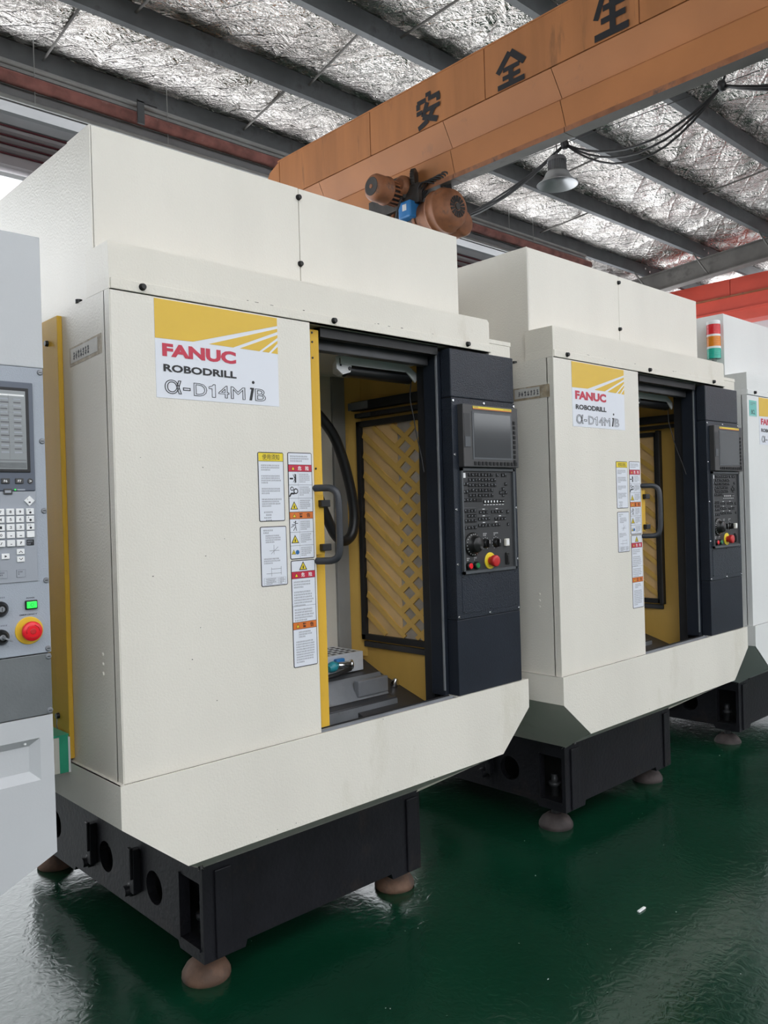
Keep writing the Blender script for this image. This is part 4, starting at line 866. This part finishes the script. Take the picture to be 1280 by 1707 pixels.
q = B(); q.box(.022, .112, -.0008, 0, 1.808, 1.890, 'teal'); q.box(.024, .110, -.0010, -.0008, 1.810, 1.8115, 'plainwhite'); tg = q.done('teal_tag', m3)
q = B(); put_text(q, 'BCL', .046, .090, 1.820, 1.842, -.0013, 'blk', bold=.01); small_print(q, .035, .10, 1.880, 2, .006, -.0013, 'greyprint', random.Random(2)); q.done('lettering', tg)
# stack light on machine three
st = link('stack_light', None, m3, (-.030, .150, 2.03))
q = B(); q.cyl((0, 0, 0), (0, 0, .085), .012, 'conduit', 12); q.box(-.012, .05, -.012, .012, .01, .03, 'conduit'); q.done('pole', st)
for k, (nm, mt) in enumerate((('green_lens', 'lgreen'), ('amber_lens', 'lamber'), ('red_lens', 'lred'))):
    z = .085+k*.062
    q = B(); q.lathe((0, 0, z), (0, 0, 1), [(.0335, 0), (.0335, .052)], mt, 28)
    q.lathe((0, 0, z+.002), (0, 0, 1), [(.012, 0), (.012, .048)], mt, 12)
    for j in range(5): q.lathe((0, 0, z+.008+j*.009), (0, 0, 1), [(.0337, 0), (.0348, .002), (.0337, .004)], mt, 28, cap=False)
    q.done(nm, st)
    q = B(); q.lathe((0, 0, z+.052), (0, 0, 1), [(.034, 0), (.034, .010)], 'plainwhite', 28); q.done('ring', st)
q = B(); q.lathe((0, 0, .271), (0, 0, 1), [(.034, 0), (.033, .008), (.028, .011)], 'plainwhite', 28); q.done('cap', st)

# ------------------------------------------------------------------ air fittings lying on the table of machine 1
t = thing('air_coupling', 'teal ribbed air coupling with short black hose lying on the machine table', 'coupling', (.955, .405, .818))
q = B(); q.lathe((0, 0, 0), (-.8, -.2, -.1), [(.0, -.02), (.012, -.018), (.014, -.004), (.019, 0), (.019, .012), (.015, .014), (.017, .022), (.013, .024), (.012, .034)], 'tealp', 16); q.done('body', t, (.03, 0, .008))
q = B(); q.tube(smooth_path([(.09, -.02, -.006), (.06, -.025, -.010), (.02, -.03, -.016), (-.06, -.03, -.022)], 5), .0085, 'rubber', 10); q.done('hose', t)
t = thing('pipe_fitting', 'polished steel pipe fitting lying beside the teal air coupling', 'fitting', (1.06, .40, .822))
q = B(); q.lathe((-.045, .02, 0), (.9, -.35, 0), [(.012, 0), (.012, .030), (.014, .031), (.014, .045), (.017, .046), (.017, .056), (.008, .0565)], 'chrome', 20); q.lathe((-.045, .02, 0), (.9, -.35, 0), [(.007, .056), (.007, .0575)], 'castin', 12); q.done('body', t)
t = tag(B().box(1.02, 1.060, .430, .449, .815, .842, 'blue', .004).done('plastic_cap'), 'small blue plastic cap behind the polished steel fitting', 'cap')

# ================================================================== LEFT MACHINE (only its right edge in view)
t0 = thing('machining_center', 'cool white machining centre cut off by the left edge, with keypad and lit green button', 'machine', (0, -.1, 0))
XR = -.1965
q = B(); q.box(-1.5, XR, .0, .018, 1.6935, 1.970, 'white', .002); q.done('upper_panel', t0)
q = B(); q.box(-1.5, XR-.001, .018, 1.0, .9, 1.965, 'white', .002); q.box(-1.5, -.35, .018, 1.0, .5, .9, 'white'); q.done('body', t0)
q = B(); q.box(-.72, XR-.0022, -.002, .018, 1.0965, 1.6925, 'greyplate', .0015); cp = q.done('control_plate', t0)
q = B(); q.box(-.72, XR-.003, -.002, .018, .9675, 1.0945, 'midgrey', .0015); q.done('blank_plate', t0)
q = B(); rx0, rx1, rz0, rz1 = -.62, -.227, .833, .921
q.prism([(rx1, .9655), (XR-.003, .9655), (XR-.002, .674), (-.57, .50), (-1.5, .50), (-1.5, .9655), (rx0, .9655), (rx0, rz0), (rx1, rz0)], 'y', 0, .018, 'white')
q.box(rx0, rx1, 0, .018, rz1, .9655, 'white')
low = q.done('lower_panel', t0)
q = B()
ix0, ix1, iz0, iz1 = rx0+.018, rx1-.018, rz0+.018, rz1-.017; dp = .016
rim = [(rx0, 0, rz0), (rx1, 0, rz0), (rx1, 0, rz1), (rx0, 0, rz1)]; inn = [(ix0, dp, iz0), (ix1, dp, iz0), (ix1, dp, iz1), (ix0, dp, iz1)]
q.add(rim+inn, [(0, 1, 5, 4), (1, 2, 6, 5), (2, 3, 7, 6), (3, 0, 4, 7), (4, 5, 6, 7)], 'white'); q.lathe((-.255, .012, .912), (0, -1, 0), [(.004, 0), (.002, .006)], 'plainwhite', 8); q.done('recessed_pull', low)
for x, z in [(-.2055, 1.684), (-.2055, 1.540), (-.2055, 1.394), (-.2055, 1.248), (-.2055, 1.105)]: link('screw', SCREWS, cp, (x, -.002, z))
for x, z in [(-.2055, 1.088), (-.2055, .975)]:
    link('corner_screw', SCREWS, t0, (x, -.002, z))
# display unit
q = B(); q.box(-.60, -.2225, -.006, -.002, 1.4355, 1.660, 'bezel', .002); dsp = q.done('display', t0)
q = B(); q.box(-.55, -.2325, -.0085, -.006, 1.474, 1.6475, 'blackp', .001); q.box(-.55, -.2395, -.009, -.0084, 1.480, 1.641, 'screenlit'); scr = q.done('screen', dsp)
q = B(); rg = random.Random(21)
quad(q, -.50, -.2420, 1.630, 1.6335, -.0092, 'plainwhite')
for r in range(17):
    z = 1.625-r*.0068
    for c_ in range(4): x = -.2435-c_*.026-.020; quad(q, x, x+.017*rg.uniform(.8, 1), z-.003, z, -.0092, 'greyprint' if r % 2 else 'lightgrey')
quad(q, -.50, -.2410, 1.498, 1.4995, -.0092, 'greyprint'); quad(q, -.2735, -.2730, 1.50, 1.632, -.0092, 'greyprint')
quad(q, -.50, -.2410, 1.482, 1.494, -.0092, 'midgrey'); tag(q.done('table_lines', dsp), kind='stuff')
for k, (x, tx) in enumerate(((-.330, 'F5'), (-.283, 'F6'), (-.2555, 'F7'), (-.2335, '>'))):
    q = B()
    if tx == '>': q.lathe((0, -.006, 0), (0, -1, 0), [(.0058, 0), (.0054, .002)], 'monitor', 16); put_text(q, '>', -.0025, .0025, -.0025, .0025, -.0083, 'plainwhite', bold=.02)
    else: q.box(-.0085, .0085, -.0082, -.006, -.0055, .0055, 'monitor', .0015); put_text(q, tx, -.0035, .0035, -.0025, .0025, -.0084, 'plainwhite', bold=.02)
    q.done('soft_key', dsp, (x, 0, 1.456))
q = B(); q.box(-.287, -.270, -.0082, -.006, 1.4290, 1.4405, 'monitor', .001); quad(q, -.285, -.273, 1.432, 1.437, -.0084, 'lightgrey'); q.box(-.2655, -.2625, -.0070, -.006, 1.4370, 1.4395, 'greenlit'); quad(q, -.260, -.244, 1.4365, 1.4395, -.0062, 'lightgrey')
q.done('status_row', dsp)
# keypad
q = B(); q.box(-.60, -.2225, -.0045, -.002, 1.248, 1.4345, 'lightgrey', .001); kp = q.done('keypad', t0)
rows = [('7', '8', '9'), ('4', '5', '6'), ('1', '2', '3'), ('0', '.', '-'), ('/', ',', '?')]
zr = [1.393, 1.3775, 1.3615, 1.346, 1.329]; xc = [-.2955, -.276, -.257]
q0 = B(); q0.box(-.0078, .0078, -.0055, 0, -.0066, .0066, 'plainwhite', .001); KEY = q0.mesh('key')
for r in range(5):
    for c_ in range(3):
        k = link('key', KEY, kp, (xc[c_], -.0045, zr[r]))
        q = B(); put_text(q, rows[r][c_], -.0022, .0022, -.0028, .0028 if rows[r][c_] not in '.,-' else -.0012, -.0057, 'blk', bold=.015)
        o = q.mesh('key_mark'); 
        # printed marks are joined into the key face
        KM = bpy.data.meshes.new('key'); bm = bmesh.new(); bm.from_mesh(KEY); nb = len(bm.faces); bm.from_mesh(o); bm.faces.ensure_lookup_table()
        KM.materials.append(M['plainwhite']); KM.materials.append(M['blk'])
        for f in bm.faces[nb:]: f.material_index = 1
        bm.to_mesh(KM); bm.free(); k.data = KM
    for x in (-.3145, -.333, -.3525):
        link('key', KEY, kp, (x, -.0045, zr[r]))
    if r < 4:
        k = link('side_key', KEY, kp, (-.2365, -.0045, zr[r]))
        if r < 3:
            q = B(); small_print(q, -.005, .005, .005, 1, .003, -.0057, 'blk', random.Random(r)); q.lathe((0, -.0056, -.002), (0, -1, 0), [(.0025, 0), (.0025, .0002)], 'greyprint', 8)
            o = q.mesh('m'); KM = bpy.data.meshes.new('key'); bm = bmesh.new(); bm.from_mesh(KEY); nb = len(bm.faces); bm.from_mesh(o); bm.faces.ensure_lookup_table()
            KM.materials.append(M['plainwhite']); KM.materials.append(M['blk'])
            for f in bm.faces[nb:]: f.material_index = 1
            bm.to_mesh(KM); bm.free(); k.data = KM
q = B(); q.box(-.2440, -.2290, -.006, -.0045, 1.323, 1.335, 'blk', .0008); small_print(q, -.243, -.230, 1.333, 2, .0035, -.0062, 'lightgrey', rg); q.done('black_key', kp)
q = B(); q.prism([(0, .0105), (.0105, 0), (0, -.0105), (-.0105, 0)], 'y', -.0035, 0, 'plainwhite'); small_print(q, -.005, .005, .004, 1, .0025, -.0037, 'blk', rg); q.box(-.002, .002, -.0037, -.0035, -.005, -.002, 'blk'); q.done('reset_key', kp, (-.2365, -.0045, 1.4155))
for x, z, d in ((-.2870, 1.303, 'r'), (-.257, 1.311, 'u'), (-.257, 1.2955, 'd')):
    q = B(); q.box(-.0078, .0078, -.003, 0, -.0056, .0056, 'plainwhite', .001)
    if d == 'r': q.prism([(-.002, .0025), (.003, 0), (-.002, -.0025)], 'y', -.0034, -.003, 'blk')
    else:
        s3 = 1 if d == 'u' else -1; q.prism([(-.004, -.002*s3), (0, .002*s3), (.004, -.002*s3), (.003, -.0028*s3), (0, .0008*s3), (-.003, -.0028*s3)], 'y', -.0034, -.003, 'blk')
    q.done('arrow_key', kp, (x, -.0045, z))
for x in (-.293, -.257):
    q = B(); q.box(-.0085, .0085, -.001, 0, -.0075, .0075, 'greyplate'); q.box(-.0088, .0088, -.0008, 0, -.0078, .0078, 'blk'); q.box(-.0082, .0082, -.0012, 0, -.0072, .0072, 'lightgrey'); small_print(q, -.006, .006, .005, 2, .003, -.0014, 'blk', rg); q.done('outlined_key', kp, (x, -.0045, 1.266))
# switches
q = B(); q.box(-.0125, .0125, -.006, 0, -.0095, .0095, 'bolt', .002); q.box(-.0100, .0100, -.0085, -.005, -.0068, .0068, 'greenlit', .001)
q.lathe((0, -.0086, 0), (0, -1, 0), [(.0036, 0), (.0036, .0002)], 'green', 14); q.lathe((0, -.0088, 0), (0, -1, 0), [(.0026, 0), (.0026, .0002)], 'greenlit', 14); put_text(q, 'POWER', -.0085, .0085, .0125, .0155, -.0002, 'blk', bold=.02); q.done('power_button', t0, (-.2385, -.002, 1.2)).__setitem__('label', 'lit green square button')
q = B(); q.lathe((0, 0, 0), (0, -1, 0), [(.0285, 0), (.0285, .0015), (.027, .002)], 'yelp', 32); q.lathe((0, -.002, 0), (0, -1, 0), [(.0135, 0), (.0135, .012)], 'red', 24)
q.lathe((0, -.012, 0), (0, -1, 0), [(.0185, 0), (.0200, .002), (.0200, .008), (.0185, .0105), (.011, .0115), (0, .0115)], 'redb', 28)
for a0 in (0, 120, 240): q.tube([(.013*math.cos(math.radians(a0+d)), -.0236, .013*math.sin(math.radians(a0+d))) for d in range(0, 90, 15)], .0008, 'red', 4)
q.lathe((0, -.0233, 0), (0, -1, 0), [(.006, 0), (.006, .0006), (.0048, .0007)], 'red', 16)
put_text(q, 'EMERGENCY', -.018, .018, .0315, .0345, -.0002, 'blk', bold=.02); q.done('emergency_button', t0, (-.2435, -.002, 1.147))
for z in (1.197, 1.140):
    q = B(); q.lathe((0, 0, 0), (0, -1, 0), [(.0155, 0), (.0155, .006), (.013, .009), (.010, .014)], 'bolt', 24); q.lathe((0, -.014, 0), (0, -1, 0), [(.006, 0), (.005, .001)], 'steel', 14); q.box(-.0006, .0006, -.0155, -.0148, -.004, .004, 'bolt')
    if z < 1.15: q.prism([(-.001, .003), (.012, -.005), (.014, -.009), (.009, -.006), (-.002, -.001)], 'y', -.032, -.0145, 'steel')
    small_print(q, -.008, .030, .024, 1, .003, -.0002, 'blk', rg); q.done('key_switch', t0, (-.300, -.002, z))
q = B(); q.box(-1.3, -.48, .12, .95, .09, .52, 'cast', .004); q.done('base', t0)
for x, y in ((-1.2, .2), (-.56, .2), (-.56, .85), (-1.2, .85)):
    q = B(); q.lathe((x, y, 0), (0, 0, 1), [(.070, 0), (.073, .006), (.060, .038), (.028, .058), (.018, .06), (.018, .1)], 'footd', 24); q.done('levelling_foot', t0)

# green taped block wedged between the two machines
t = thing('packing_block', 'off-white block edged with green tape, wedged beside the yellow side door', 'block', (-.105, .27, .772))
q = B(); q.box(-.0890, .0842, .0, .40, -.050, .043, 'foam', .002); q.done('block', t)
q = B(); q.box(-.0900, .087, -.0010, .401, .0435, .048, 'greentape'); q.box(.062, .0842, -.0015, .0, -.050, .0475, 'greentape'); q.done('tape', t)
q = B(); q.box(.0845, .0895, -.002, .40, -.051, .040, 'plainwhite'); q.done('edge_sheet', t)

# litter on the floor
tag(B().box(1.612, 1.655, -.402, -.392, 0, .006, 'plainwhite', .002).done('cigarette_end'), 'small white cigarette end lying on the green floor in front of the machines', 'litter')
rg = random.Random(12); q = B()
for k in range(90):
    x, y = rg.uniform(-.2, 3.6), rg.uniform(-1.1, .6); s2 = rg.uniform(.0015, .005); a_ = rg.uniform(0, 3)
    c_, s3 = math.cos(a_)*s2, math.sin(a_)*s2*.5
    q.add([(x-c_, y-s3, .001), (x+s3, y-c_*.4, .001), (x+c_, y+s3, .002), (x-s3, y+c_*.4, .0025)], [(0, 1, 2, 3)], 'conduit')
tag(q.done('floor_crumbs'), 'scattered pale crumbs and chips on the green floor', 'debris', kind='stuff')
